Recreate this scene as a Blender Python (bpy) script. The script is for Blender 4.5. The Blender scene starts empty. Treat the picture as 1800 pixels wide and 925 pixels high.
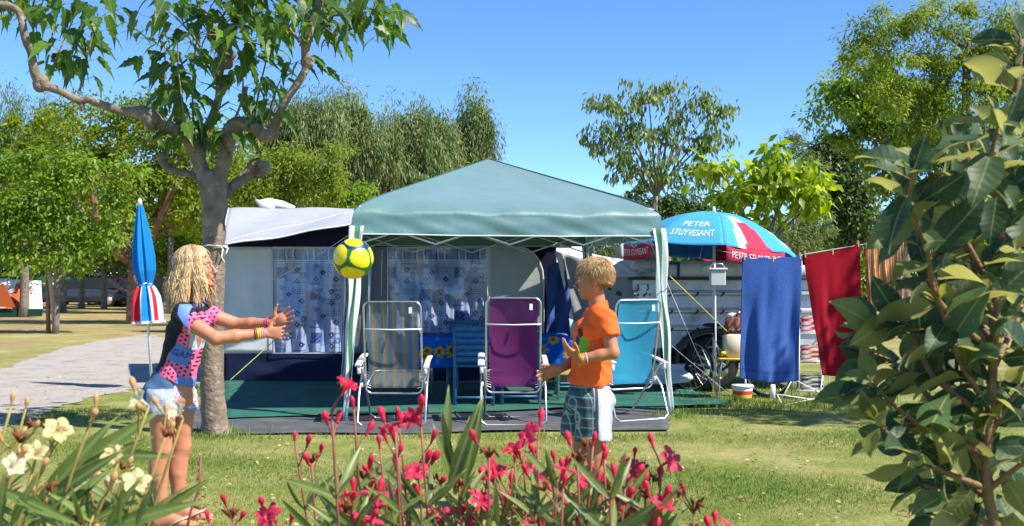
import bpy, math, random
import numpy as np
from mathutils import Vector, Matrix, Euler
R = math.radians
random.seed(7); RNG = np.random.default_rng(7)
scene = bpy.context.scene
# ---------------------------------------------------------------- camera, sky, sun, exposure
FPX, HORIZON, EYE = 1867.0, 495.0, 1.28
cam_d = bpy.data.cameras.new("camera"); cam = bpy.data.objects.new("camera", cam_d)
scene.collection.objects.link(cam)
cam.location = (0, 0, EYE); cam.rotation_euler = (R(90), 0, 0)
cam_d.sensor_width = 36; cam_d.lens = 36 * FPX / 1800; cam_d.shift_y = 32.5 / 1800
cam_d.clip_start = 0.05; cam_d.clip_end = 2000
cam_d.dof.use_dof = True; cam_d.dof.focus_distance = 7.0; cam_d.dof.aperture_fstop = 12
scene.camera = cam
SUN_EL, SUN_AZ = R(50), R(116)            # azimuth from +Y towards +X
world = bpy.data.worlds.new("World"); scene.world = world; world.use_nodes = True
wn = world.node_tree.nodes; wl = world.node_tree.links
sky = wn.new("ShaderNodeTexSky"); sky.sky_type = 'NISHITA'; sky.sun_disc = False
sky.sun_elevation = SUN_EL; sky.sun_rotation = SUN_AZ
sky.altitude = 2200; sky.air_density = 0.8; sky.dust_density = 0.15; sky.ozone_density = 6.0
bg = wn["Background"]; bg.inputs[1].default_value = 0.15
hs_w = wn.new("ShaderNodeHueSaturation"); hs_w.inputs['Saturation'].default_value = 1.10; hs_w.inputs['Hue'].default_value = .503   # clear dry summer air
wl.new(sky.outputs[0], hs_w.inputs['Color']); wl.new(hs_w.outputs[0], bg.inputs[0])
sun_d = bpy.data.lights.new("sun", 'SUN'); sun = bpy.data.objects.new("sun", sun_d)
scene.collection.objects.link(sun)
sun_d.energy = 5.0; sun_d.angle = R(0.55); sun_d.color = (1.0, 0.93, 0.82)
sdir = Vector((math.sin(SUN_AZ) * math.cos(SUN_EL), math.cos(SUN_AZ) * math.cos(SUN_EL), math.sin(SUN_EL)))
sun.rotation_euler = sdir.to_track_quat('Z', 'Y').to_euler()
scene.view_settings.view_transform = 'Standard'; scene.view_settings.look = 'None'
scene.view_settings.exposure = 0.9; scene.view_settings.gamma = 1
scene.render.engine = 'CYCLES'
scene.cycles.max_bounces = 6; scene.cycles.transparent_max_bounces = 12
scene.cycles.use_denoising = True

# ---------------------------------------------------------------- helpers
def W(px, py, Y): return Vector(((px - 900) * Y / FPX, Y, EYE - (py - HORIZON) * Y / FPX))
def G(px, py):
    Y = EYE * FPX / (py - HORIZON); return Vector(((px - 900) * Y / FPX, Y, 0))
def s2l(c):
    return tuple((v / 12.92 if v <= 0.04045 else ((v + 0.055) / 1.055) ** 2.4) for v in [k / 255 for k in c])
def tag(o, label=None, cat=None, group=None, kind=None):
    if label: o["label"] = label
    if cat: o["category"] = cat
    if group: o["group"] = group
    if kind: o["kind"] = kind
    return o
def empty(name, loc=(0, 0, 0), rz=0.0, parent=None):
    o = bpy.data.objects.new(name, None); scene.collection.objects.link(o)
    o.empty_display_size = 0.1
    o.location = loc; o.rotation_euler = (0, 0, rz)
    if parent: o.parent = parent
    return o
def copy_tree(o, parent=None):
    c = o.copy(); scene.collection.objects.link(c); c.parent = parent
    for ch in list(o.children): copy_tree(ch, c)
    return c
NEWOBJ = []
def finish(name, me, mats, parent=None, smooth=True):
    for m in (mats if isinstance(mats, (list, tuple)) else [mats]): me.materials.append(m)
    if smooth: me.polygons.foreach_set('use_smooth', [True] * len(me.polygons))
    me.update()
    o = bpy.data.objects.new(name, me); scene.collection.objects.link(o)
    if parent: o.parent = parent
    return o
class MB:
    """collects shapes, becomes ONE mesh"""
    def __init__(s): s.v = []; s.f = []; s.c = []; s.m = []; s.col = (1, 1, 1); s.mi = 0
    def av(s, pts):
        b = len(s.v)
        for p in pts: s.v.append(tuple(p)); s.c.append(s.col)
        return b
    def af(s, *idx): s.f.append(idx); s.m.append(s.mi)
    def tube(s, pts, rad, seg=8, cap=True, closed=False, flat=1.0):
        pts = [Vector(p) for p in pts]; n = len(pts)
        if not isinstance(rad, (list, tuple)): rad = [rad] * n
        b = len(s.v); up = None
        for i, p in enumerate(pts):
            if closed: t = pts[(i + 1) % n] - pts[i - 1]
            else: t = pts[min(i + 1, n - 1)] - pts[max(i - 1, 0)]
            if t.length < 1e-9: t = Vector((0, 0, 1))
            t.normalize()
            if up is None:
                up = Vector((0, 0, 1)) if abs(t.z) < 0.9 else Vector((1, 0, 0))
            a = up - t * up.dot(t)
            if a.length < 1e-6: a = t.orthogonal()
            a.normalize(); up = a; c = t.cross(a)
            s.av([p + (a * math.cos(2 * math.pi * k / seg) + c * math.sin(2 * math.pi * k / seg) * flat) * rad[i] for k in range(seg)])
        for i in range(n if closed else n - 1):
            j = (i + 1) % n
            for k in range(seg):
                l = (k + 1) % seg
                s.af(b + i * seg + k, b + i * seg + l, b + j * seg + l, b + j * seg + k)
        if cap and not closed:
            s.af(*[b + k for k in reversed(range(seg))]); s.af(*[b + (n - 1) * seg + k for k in range(seg)])
        return s
    def box(s, c, size, rot=None, bev=0.0):
        c = Vector(c); hx, hy, hz = [q / 2 for q in size]
        M = rot if rot is not None else Matrix.Identity(3)
        if bev <= 0:
            P = [M @ Vector((x, y, z)) + c for x, y, z in ((-hx,-hy,-hz),(hx,-hy,-hz),(hx,hy,-hz),(-hx,hy,-hz),(-hx,-hy,hz),(hx,-hy,hz),(hx,hy,hz),(-hx,hy,hz))]
            b = s.av(P)
            for q in ((0,3,2,1),(4,5,6,7),(0,1,5,4),(1,2,6,5),(2,3,7,6),(3,0,4,7)): s.af(*[b + k for k in q])
        else:
            rings = []
            for z, ins in ((-hz, bev), (-hz + bev, 0), (hz - bev, 0), (hz, bev)):
                x, y = hx - ins, hy - ins; e = bev * 0.9
                rings.append([( -x + e, -y), (x - e, -y), (x, -y + e), (x, y - e), (x - e, y), (-x + e, y), (-x, y - e), (-x, -y + e)])
                rings[-1] = [M @ Vector((a, bb, z)) + c for a, bb in rings[-1]]
            b = len(s.v)
            for r in rings: s.av(r)
            for i in range(3):
                for k in range(8):
                    l = (k + 1) % 8
                    s.af(b + i*8 + k, b + i*8 + l, b + i*8 + 8 + l, b + i*8 + 8 + k)
            s.af(*[b + k for k in reversed(range(8))]); s.af(*[b + 24 + k for k in range(8)])
        return s
    def lathe(s, c, prof, seg=24, sx=1, sy=1, fn=None, cfn=None, rot=None, capb=True, capt=True):
        c = Vector(c); b = len(s.v)
        for (r, z) in prof:
            for k in range(seg):
                a = 2 * math.pi * k / seg
                rr = r * (fn(a, z) if fn else 1)
                p = Vector((rr * math.cos(a) * sx, rr * math.sin(a) * sy, z))
                if rot is not None: p = rot @ p
                if cfn: s.col = cfn(a, z)
                s.av([p + c])
        for i in range(len(prof) - 1):
            for k in range(seg):
                l = (k + 1) % seg
                s.af(b + i*seg + k, b + i*seg + l, b + (i+1)*seg + l, b + (i+1)*seg + k)
        if capb: s.af(*[b + k for k in reversed(range(seg))])
        if capt: s.af(*[b + (len(prof)-1)*seg + k for k in range(seg)])
        return s
    def grid(s, fn, nu, nv, cfn=None, thick=0.0):
        """fn(u,v)->point ; cfn(u,v)->colour ; thick gives the sheet two skins"""
        P = [[Vector(fn(i / nu, j / nv)) for j in range(nv + 1)] for i in range(nu + 1)]
        def layer(off):
            b = len(s.v)
            for i in range(nu + 1):
                for j in range(nv + 1):
                    p = P[i][j]
                    if off:
                        du = P[min(i+1, nu)][j] - P[max(i-1, 0)][j]; dv = P[i][min(j+1, nv)] - P[i][max(j-1, 0)]
                        n = du.cross(dv)
                        if n.length > 0: n.normalize()
                        p = p + n * off
                    if cfn: s.col = cfn(i / nu, j / nv)
                    s.av([p])
            return b
        b = layer(0); w = nv + 1
        for i in range(nu):
            for j in range(nv): s.af(b + i*w + j, b + (i+1)*w + j, b + (i+1)*w + j + 1, b + i*w + j + 1)
        if thick:
            b2 = layer(-thick)
            for i in range(nu):
                for j in range(nv): s.af(b2 + i*w + j, b2 + i*w + j + 1, b2 + (i+1)*w + j + 1, b2 + (i+1)*w + j)
            for i in range(nu):
                s.af(b+i*w, b2+i*w, b2+(i+1)*w, b+(i+1)*w); s.af(b+i*w+nv, b+(i+1)*w+nv, b2+(i+1)*w+nv, b2+i*w+nv)
            for j in range(nv):
                s.af(b+j, b+j+1, b2+j+1, b2+j); s.af(b+nu*w+j, b2+nu*w+j, b2+nu*w+j+1, b+nu*w+j+1)
        return s
    def poly(s, pts, thick=0.0, d=(0, 0, 1)):
        pts = [Vector(p) for p in pts]; n = len(pts); b = s.av(pts); s.af(*range(b, b + n))
        if thick:
            D = Vector(d) * thick; b2 = s.av([p - D for p in pts]); s.af(*reversed(range(b2, b2 + n)))
            for k in range(n):
                l = (k + 1) % n; s.af(b + k, b2 + k, b2 + l, b + l)
        return s
    def blob(s, c, r, seg=10, rings=6, rot=None):
        prof = [(math.sin(math.pi * i / rings), -math.cos(math.pi * i / rings)) for i in range(rings + 1)]
        M = rot if rot is not None else Matrix.Identity(3)
        S = Matrix.Diagonal(Vector(r if isinstance(r, (tuple, list)) else (r, r, r)))
        prof[0] = (1e-4, -1); prof[-1] = (1e-4, 1)
        return s.lathe(c, prof, seg, rot=M @ S)
    def build(s, name, mats, parent=None, smooth=True):
        me = bpy.data.meshes.new(name); me.from_pydata(s.v, [], s.f)
        ca = me.color_attributes.new('Col', 'FLOAT_COLOR', 'POINT')
        arr = np.ones((len(s.v), 4), dtype=np.float32); arr[:, :3] = np.array(s.c, dtype=np.float32).reshape(-1, 3)
        ca.data.foreach_set('color', arr.ravel())
        if isinstance(mats, (list, tuple)) and len(mats) > 1: me.polygons.foreach_set('material_index', s.m)
        return finish(name, me, mats, parent, smooth)
def npmesh(name, V, F, mats, parent=None, rnd=None, smooth=True, matidx=None, cols=None):
    """V (n,3), F (m,k) -> mesh with point attributes rnd / Col"""
    me = bpy.data.meshes.new(name); V = np.asarray(V, dtype=np.float32); F = np.asarray(F, dtype=np.int32)
    k = F.shape[1]
    me.vertices.add(len(V)); me.vertices.foreach_set('co', V.ravel())
    me.loops.add(F.size); me.loops.foreach_set('vertex_index', F.ravel())
    me.polygons.add(len(F)); me.polygons.foreach_set('loop_start', np.arange(0, F.size, k, dtype=np.int32))
    if matidx is not None: me.polygons.foreach_set('material_index', np.asarray(matidx, dtype=np.int32))
    me.update(calc_edges=True)
    if rnd is not None:
        a = me.attributes.new('rnd', 'FLOAT', 'POINT'); a.data.foreach_set('value', np.asarray(rnd, dtype=np.float32))
    if cols is not None:
        a = me.color_attributes.new('Col', 'FLOAT_COLOR', 'POINT')
        arr = np.ones((len(V), 4), dtype=np.float32); arr[:, :3] = cols; a.data.foreach_set('color', arr.ravel())
    return finish(name, me, mats, parent, smooth)

# ---- materials
def nt(name):
    m = bpy.data.materials.new(name); m.use_nodes = True
    n = m.node_tree.nodes; l = m.node_tree.links
    return m, n, l, n["Principled BSDF"], n["Material Output"]
def N(n, t, **kw):
    x = n.new("ShaderNode" + t)
    for k, v in kw.items(): setattr(x, k, v)
    return x
def mat(name, col, rough=0.6, var=0.12, scale=14, bump=0.0, bscale=60, metal=0.0, spec=0.4, trans=0.0, vcol=False, alpha=1.0, sss=0, dirt=None, dscale=3, dlev=(0.5, 0.7), sheen=0.0):
    """procedural surface: base colour (or the 'Col' attribute) with noise mottling, optional dirt colour, bump, translucency"""
    m, n, l, bs, out = nt(name)
    tc = N(n, "TexCoord"); no = N(n, "TexNoise"); no.inputs['Scale'].default_value = scale; no.inputs['Detail'].default_value = 6
    l.new(tc.outputs['Object'], no.inputs['Vector'])
    mr = N(n, "MapRange"); mr.inputs['From Min'].default_value = .3; mr.inputs['From Max'].default_value = .7
    mr.inputs['To Min'].default_value = 1 - var; mr.inputs['To Max'].default_value = 1 + var
    l.new(no.outputs['Fac'], mr.inputs['Value'])
    mul = N(n, "VectorMath", operation='SCALE')
    if vcol:
        at = N(n, "Attribute", attribute_name='Col'); l.new(at.outputs['Color'], mul.inputs[0])
    else: mul.inputs[0].default_value = col
    l.new(mr.outputs['Result'], mul.inputs['Scale']); cout = mul.outputs[0]
    if dirt:
        n2 = N(n, "TexNoise"); n2.inputs['Scale'].default_value = dscale; n2.inputs['Detail'].default_value = 8; n2.inputs['Roughness'].default_value = .65
        l.new(tc.outputs['Object'], n2.inputs['Vector'])
        r2 = N(n, "MapRange"); r2.inputs['From Min'].default_value = dlev[0]; r2.inputs['From Max'].default_value = dlev[1]
        l.new(n2.outputs['Fac'], r2.inputs['Value'])
        mx = N(n, "Mix", data_type='RGBA'); l.new(r2.outputs[0], mx.inputs['Factor']); l.new(cout, mx.inputs['A']); mx.inputs['B'].default_value = (*dirt, 1)
        cout = mx.outputs['Result']
    l.new(cout, bs.inputs['Base Color'])
    bs.inputs['Roughness'].default_value = rough; bs.inputs['Metallic'].default_value = metal
    bs.inputs['Specular IOR Level'].default_value = spec
    if sheen: bs.inputs['Sheen Weight'].default_value = sheen
    if sss:
        bs.inputs['Subsurface Weight'].default_value = sss; bs.inputs['Subsurface Radius'].default_value = (.02, .008, .004); bs.inputs['Subsurface Scale'].default_value = 0.4
    if bump:
        nb = N(n, "TexNoise"); nb.inputs['Scale'].default_value = bscale; nb.inputs['Detail'].default_value = 4
        l.new(tc.outputs['Object'], nb.inputs['Vector'])
        b = N(n, "Bump"); b.inputs['Strength'].default_value = bump; b.inputs['Distance'].default_value = 0.02
        l.new(nb.outputs['Fac'], b.inputs['Height']); l.new(b.outputs[0], bs.inputs['Normal'])
    last = bs.outputs[0]
    if trans:
        tr = N(n, "BsdfTranslucent"); l.new(cout, tr.inputs['Color'])
        ms = N(n, "MixShader"); ms.inputs[0].default_value = trans; l.new(last, ms.inputs[1]); l.new(tr.outputs[0], ms.inputs[2]); last = ms.outputs[0]
    if alpha < 1:
        tp = N(n, "BsdfTransparent"); ms = N(n, "MixShader"); ms.inputs[0].default_value = alpha
        l.new(tp.outputs[0], ms.inputs[1]); l.new(last, ms.inputs[2]); last = ms.outputs[0]
    l.new(last, out.inputs['Surface'])
    return m
def leafmat(name, cols, under=None, rough=0.45, trans=0.35, tcol=None, spec=.35, vein=0):
    """cols = list of leaf colours picked by each leaf's rnd value; underside colour optional"""
    m, n, l, bs, out = nt(name)
    at = N(n, "Attribute", attribute_name='rnd'); cr = N(n, "ValToRGB")
    el = cr.color_ramp.elements; el[0].color = (*cols[0], 1); el[1].color = (*cols[-1], 1)
    for i, c in enumerate(cols[1:-1]): e = el.new((i + 1) / (len(cols) - 1)); e.color = (*c, 1)
    l.new(at.outputs['Fac'], cr.inputs[0]); c = cr.outputs[0]
    tc = N(n, "TexCoord"); no = N(n, "TexNoise"); no.inputs['Scale'].default_value = 30; l.new(tc.outputs['Object'], no.inputs['Vector'])
    mr = N(n, "MapRange"); mr.inputs['To Min'].default_value = .75; mr.inputs['To Max'].default_value = 1.25; l.new(no.outputs['Fac'], mr.inputs[0])
    sc = N(n, "VectorMath", operation='SCALE'); l.new(c, sc.inputs[0]); l.new(mr.outputs[0], sc.inputs['Scale']); c = sc.outputs[0]
    if vein:      # midrib, side veins and brown specks, laid in the leaf's own coordinates
        la = N(n, "Attribute", attribute_name='leafco'); sx = N(n, "SeparateXYZ"); l.new(la.outputs['Vector'], sx.inputs[0])
        def M_(op, a, b=None, c2=None):
            q = N(n, "Math", operation=op)
            for i_, v_ in enumerate((a, b, c2)):
                if v_ is None: continue
                if isinstance(v_, (int, float)): q.inputs[i_].default_value = v_
                else: l.new(v_, q.inputs[i_])
            return q.outputs[0]
        ab = M_('ABSOLUTE', sx.outputs['X']); mid = M_('LESS_THAN', ab, .014)
        ph_ = M_('MULTIPLY', M_('SUBTRACT', sx.outputs['Y'], M_('MULTIPLY', ab, .8)), vein); sv = M_('GREATER_THAN', M_('SINE', ph_), .93)
        vf = M_('MAXIMUM', M_('MULTIPLY', mid, .42), M_('MULTIPLY', sv, .08))
        vm = N(n, "Mix", data_type='RGBA'); l.new(vf, vm.inputs['Factor']); l.new(c, vm.inputs['A']); vm.inputs['B'].default_value = (.30,.36,.14,1); c = vm.outputs['Result']
        n3 = N(n, "TexNoise"); n3.inputs['Scale'].default_value = 70; n3.inputs['Detail'].default_value = 3; l.new(tc.outputs['Object'], n3.inputs['Vector'])
        sp = N(n, "MapRange"); sp.inputs['From Min'].default_value = .66; sp.inputs['From Max'].default_value = .70; l.new(n3.outputs['Fac'], sp.inputs[0])
        vm2 = N(n, "Mix", data_type='RGBA'); l.new(sp.outputs[0], vm2.inputs['Factor']); l.new(c, vm2.inputs['A']); vm2.inputs['B'].default_value = (.20,.13,.05,1); c = vm2.outputs['Result']
        bp = N(n, "Bump"); bp.inputs['Strength'].default_value = .10; bp.inputs['Distance'].default_value = .002; l.new(M_('ADD', M_('SINE', ph_), M_('MULTIPLY', n3.outputs['Fac'], 2.0)), bp.inputs['Height']); l.new(bp.outputs[0], bs.inputs['Normal'])
    if under:
        ge = N(n, "NewGeometry"); mx = N(n, "Mix", data_type='RGBA'); l.new(ge.outputs['Backfacing'], mx.inputs['Factor'])
        l.new(c, mx.inputs['A']); mx.inputs['B'].default_value = (*under, 1); c = mx.outputs['Result']
    l.new(c, bs.inputs['Base Color']); bs.inputs['Roughness'].default_value = rough; bs.inputs['Specular IOR Level'].default_value = spec
    tr = N(n, "BsdfTranslucent")
    if tcol: tr.inputs['Color'].default_value = (*tcol, 1)
    else:
        hs = N(n, "HueSaturation"); hs.inputs['Hue'].default_value = .488; hs.inputs['Saturation'].default_value = 1.1; hs.inputs['Value'].default_value = 2.0
        l.new(c, hs.inputs['Color']); l.new(hs.outputs[0], tr.inputs['Color'])
    ms = N(n, "MixShader"); ms.inputs[0].default_value = trans; l.new(bs.outputs[0], ms.inputs[1]); l.new(tr.outputs[0], ms.inputs[2])
    l.new(ms.outputs[0], out.inputs['Surface'])
    return m

# ---- leaves: template shapes (x across, y along the leaf, z bend), copied by numpy
def tmpl_simple(w=.42, bend=.12):      # 2 quads, folded
    V = [(0,0,0),(-w/2,.45,.05),(0,.5,-.02),(w/2,.45,.05),(0,1,-bend)]
    return np.array(V), np.array([(0,2,1,1),(0,3,2,2),(1,2,4,4),(2,3,4,4)])[:, :3]
def tmpl_lance(w=.16, bend=.25, n=5):
    V = []; F = []
    for i in range(n + 1):
        t = i / n; ww = w * (math.sin(math.pi * (0.04 + .96 * t) ** .8)) / 2
        V += [(-ww, t, -bend*t*t + ww*.5), (0, t, -bend*t*t), (ww, t, -bend*t*t + ww*.5)]
    for i in range(n):
        a = i*3
        for k in (0, 1): F += [(a+k, a+k+1, a+4+k), (a+k, a+4+k, a+3+k)]
    return np.array(V), np.array(F)
def tmpl_oval(w=.5, bend=.2, n=6, wave=.05):
    V = []; F = []
    for i in range(n + 1):
        t = i / n; ww = w * (math.sin(math.pi * min(1, (0.02 + .98 * t))) ** .75) / 2 if 0 < i < n else 0.004
        z = -bend*t*t
        V += [(-ww, t, z + ww*.45 + wave*math.sin(t*9)), (0, t, z), (ww, t, z + ww*.45 + wave*math.sin(t*9+1.5))]
    for i in range(n):
        a = i*3
        for k in (0, 1): F += [(a+k, a+k+1, a+4+k), (a+k, a+4+k, a+3+k)]
    return np.array(V), np.array(F)
def tmpl_lobed():                       # mulberry leaf with pointed lobes and a long drooping tip
    half = [(0,0),(.10,-.05),(.22,.0),(.29,.16),(.25,.26),(.34,.46),(.24,.45),(.20,.54),(.24,.72),(.15,.72),(.10,.86),(.04,1.05),(0,1.28)]
    V = [(0,0,0),(0,.35,.0),(0,.7,-.1)]; F = []
    def z(x, y): return -.22*y*y + .35*abs(x) - .5*x*x
    L = [(x, y, z(x, y)) for x, y in half[1:]]; b = len(V); V += L; m = len(L)
    V += [(-x, y, zz) for x, y, zz in L[:-1]]
    seq = [b+i for i in range(m)]
    def hub(i): return 0 if i < 2 else (1 if i < 6 else 2)
    def fan(seq, flip):
        prev = 0
        for i, q in enumerate(seq):
            h = hub(i)
            if i == 0: prev = q; continue
            h0 = hub(i-1)
            if h != h0: F.append((h0, prev, h) if not flip else (h0, h, prev))
            F.append((h, prev, q) if not flip else (h, q, prev)); prev = q
    fan(seq, False); fan([b+m+i for i in range(m-1)] + [b+m-1], True)
    return np.array(V), np.array(F)
def place_leaves(T, pos, axis, nrm, size, rnd):
    V, F = T; pos = np.asarray(pos, float); n = len(pos)
    axis = axis / (np.linalg.norm(axis, axis=1, keepdims=True) + 1e-9)
    nrm = nrm - axis * np.sum(nrm * axis, 1, keepdims=True); nrm = nrm / (np.linalg.norm(nrm, axis=1, keepdims=True) + 1e-9)
    x = np.cross(axis, nrm)
    B = np.stack([x, axis, nrm], 1)                       # n,3(basis),3
    P = np.einsum('vk,nkj->nvj', V, B) * np.asarray(size)[:, None, None] + pos[:, None, :]
    FF = F[None] + (np.arange(n) * len(V))[:, None, None]
    return P.reshape(-1, 3), FF.reshape(-1, F.shape[1]), np.repeat(rnd, len(V))
def leafmesh(name, chunks, m, parent, smooth=False, tm=None):
    Vs, Fs, Rs, o = [], [], [], 0
    for V, F, r in chunks: Vs.append(V); Fs.append(F + o); Rs.append(r); o += len(V)
    o_ = npmesh(name, np.concatenate(Vs), np.concatenate(Fs), m, parent, rnd=np.concatenate(Rs), smooth=smooth)
    if tm is not None:
        a = o_.data.attributes.new('leafco', 'FLOAT_VECTOR', 'POINT'); a.data.foreach_set('vector', np.tile(tm, (len(o_.data.vertices)//len(tm), 1)).astype(np.float32).ravel())
    return o_
def text_mesh(txt, size=1.0):
    cu = bpy.data.curves.new('t', 'FONT'); cu.body = txt; cu.size = size; cu.align_x = 'CENTER'; cu.align_y = 'CENTER'; cu.resolution_u = 3
    o = bpy.data.objects.new('t', cu); scene.collection.objects.link(o)
    dg = bpy.context.evaluated_depsgraph_get(); dg.update(); me = o.evaluated_get(dg).to_mesh()
    V = [tuple(v.co) for v in me.vertices]; F = [tuple(p.vertices) for p in me.polygons]
    o.evaluated_get(dg).to_mesh_clear(); bpy.data.objects.remove(o); bpy.data.curves.remove(cu)
    return V, F
def text_on(name, txt, size, fn, m, parent, stretch=(1, 1), bold=0.0):
    """flat lettering laid onto a surface: fn(x,y)->3D point"""
    V, F = text_mesh(txt, size); P = [tuple(fn(x * stretch[0], y * stretch[1])) for x, y, z in V]
    me = bpy.data.meshes.new(name); me.from_pydata(P, [], F); return finish(name, me, m, parent, False)
# ---------------------------------------------------------------- ground
m_ground, n, l, bs, out = nt("lawn_and_dry_earth")
tc = N(n, "TexCoord"); sep = N(n, "SeparateXYZ"); l.new(tc.outputs['Object'], sep.inputs[0])
def noise(sc, det=6, ro=.6):
    x = N(n, "TexNoise"); x.inputs['Scale'].default_value = sc; x.inputs['Detail'].default_value = det; x.inputs['Roughness'].default_value = ro
    l.new(tc.outputs['Object'], x.inputs['Vector']); return x.outputs['Fac']
def ramp(fac, a, b):
    x = N(n, "MapRange"); x.inputs['From Min'].default_value = a; x.inputs['From Max'].default_value = b; l.new(fac, x.inputs[0]); return x.outputs[0]
def mixc(f, a, b):
    x = N(n, "Mix", data_type='RGBA'); l.new(f, x.inputs['Factor'])
    for k, q in (('A', a), ('B', b)):
        if isinstance(q, tuple): x.inputs[k].default_value = (*q, 1)
        else: l.new(q, x.inputs[k])
    return x.outputs['Result']
def add(a, b, op='ADD'):
    x = N(n, "Math", operation=op); l.new(a, x.inputs[0])
    if isinstance(b, float): x.inputs[1].default_value = b
    else: l.new(b, x.inputs[1])
    return x.outputs[0]
green = mixc(ramp(noise(28, 4), .35, .65), (.11, .155, .03), (.21, .24, .06))
dry = mixc(ramp(noise(40, 4), .35, .65), (.30, .26, .10), (.42, .37, .17))
far = ramp(sep.outputs['Y'], 14.0, 24.0)
dryf = add(ramp(noise(1.1, 8, .75), .44, .66), add(far, 0.45, 'MULTIPLY'))
g = mixc(ramp(dryf, 0.0, 1.0), green, dry)
earth = mixc(ramp(noise(9), .3, .7), (.20, .115, .06), (.30, .19, .11))
ef = add(ramp(noise(.4, 8, .7), .40, .58), add(far, .75, 'MULTIPLY'), 'MULTIPLY')
g = mixc(ef, g, earth)
l.new(g, bs.inputs['Base Color']); bs.inputs['Roughness'].default_value = .9; bs.inputs['Specular IOR Level'].default_value = .1
b = N(n, "Bump"); b.inputs['Strength'].default_value = .6; b.inputs['Distance'].default_value = .02; l.new(noise(90, 5), b.inputs['Height']); l.new(b.outputs[0], bs.inputs['Normal'])
mb = MB(); mb.grid(lambda u, v: (-300 + 600*u, -60 + 660*v, 0), 6, 6)
tag(mb.build('ground', m_ground, smooth=False), kind='structure')
m_gravel = mat("pale_gravel", (.36, .335, .30), .95, .25, 60, .8, 70, dirt=(.26, .22, .17), dscale=2.5, spec=.1)
pts = [G(*p) for p in ((-260,900),(-60,790),(0,758),(60,733),(110,712),(170,697),(225,688),(270,681),(330,676),(400,672))] + [Vector((-4,16.5,0)), Vector((-5.5,19.5,0))] + [G(*p) for p in ((262,588),(190,597),(120,610),(50,632),(0,652),(-80,690),(-420,760))]
jit = random.Random(3); ring = []
for i_ in range(len(pts)):
    a_, b_ = pts[i_], pts[(i_ + 1) % len(pts)]; nn_ = max(2, int((b_ - a_).length / .16))
    for q_ in range(nn_): ring.append(a_.lerp(b_, q_ / nn_) + Vector((jit.gauss(0, .035), jit.gauss(0, .05), 0)))
mb = MB(); mb.poly([p + Vector((0, 0, .006)) for p in ring]); tag(mb.build('gravel_path', m_gravel, smooth=False), kind='structure')
# asphalt lane crossing far behind the shrub
mb = MB(); mb.poly([(11, 24, .006), (40, 27, .006), (40, 33, .006), (9, 29, .006)]); tag(mb.build('road', mat("lane_asphalt", (.16, .155, .15), .9, .2, 30, .3, 80), smooth=False), kind='structure')

# ---- grass blades
def grass():
    chunks = []
    T = (np.array([(-.5, 0, 0), (.5, 0, 0), (.25, .6, .12), (0, 1, .35)], float) * np.array([.11, 1, 1]), np.array([(0, 1, 2), (0, 2, 3)]))
    n = 330000; u = RNG.random(n)
    Y = 4.6 * (15.0 / 4.6) ** u; X = (RNG.random(n) * 2 - 1) * Y * .52
    # thin out in noisy dry patches, none on mats and gravel
    k = np.sin(X*2.1 + np.sin(Y*1.7)*1.5) + np.sin(Y*2.9 + X*.8) + RNG.normal(0, .7, n)
    keep = k > -1.2
    keep &= ~((X > -3.05) & (X < 1.6) & (Y > 8.85)); keep &= ~((X >= 1.5) & (X < 2.25) & (Y > 10.6) & (Y < 13))
    keep &= ~((Y > 10.4 + (X + 4.6) * 1.1) & (X < -2.9) & (Y > 8.6)) 
    X, Y, k = X[keep], Y[keep], k[keep]; n = len(X)
    ax = np.stack([RNG.normal(0, .5, n), RNG.normal(0, .5, n), np.full(n, 1.0)], 1); nr = RNG.normal(0, 1, (n, 3)); nr[:, 2] = .3
    h = (.014 + .016 * RNG.random(n)) * (1 + .25 * (Y > 8)) * np.clip(.8 + k * .2, .6, 1.4)
    k = k + 1.3*np.sin(X*.9+Y*1.3+2)*np.sin(Y*.7-X*.4); rnd = np.clip(.58 - k * .17 + RNG.normal(0, .2, n), 0, 1)
    chunks.append(place_leaves(T, np.stack([X, Y, np.zeros(n)], 1), ax, nr, h, rnd))
    # longer tufts round the trunk and along the mats
    tuf = []
    for cx, cy, r, q in [(-2.46, 8.75, .26, 900), (-3.5, 11.9, .22, 500), (-3.75, 12.6, .2, 400), (2.35, 10.9, .5, 900), (3.1, 11.0, .5, 900), (1.55, 10.05, .25, 400), (2.0, 11.6, .5, 500), (3.6, 11.6, .5, 500)]:
        tuf.append(np.stack([RNG.normal(cx, r*.6, q), RNG.normal(cy, r*.5, q), np.zeros(q)], 1))
    xs = RNG.random(1500) * 4.6 - 3.1; tuf.append(np.stack([xs, 8.72 + .05*np.sin(xs*7) - np.abs(RNG.normal(0, .10, 1500)), np.zeros(1500)], 1))
    P = np.concatenate(tuf); n = len(P)
    ax = np.stack([RNG.normal(0, .3, n), RNG.normal(0, .3, n), np.full(n, 1.0)], 1); nr = RNG.normal(0, 1, (n, 3)); nr[:, 2] = .2
    chunks.append(place_leaves(T, P, ax, nr, (.02 + .07 * RNG.random(n) ** 1.6) * np.where(P[:, 1] < 8.76, .7, 1.0), RNG.random(n) * .6))
    m = leafmat("grass_blade", [(.08, .16, .025), (.155, .24, .04), (.27, .30, .08), (.46, .40, .18)], rough=.6, trans=.25)
    tag(leafmesh('grass', chunks, m, None), label='short green and yellowed lawn grass in the foreground', cat='grass', kind='stuff')
grass()
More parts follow.
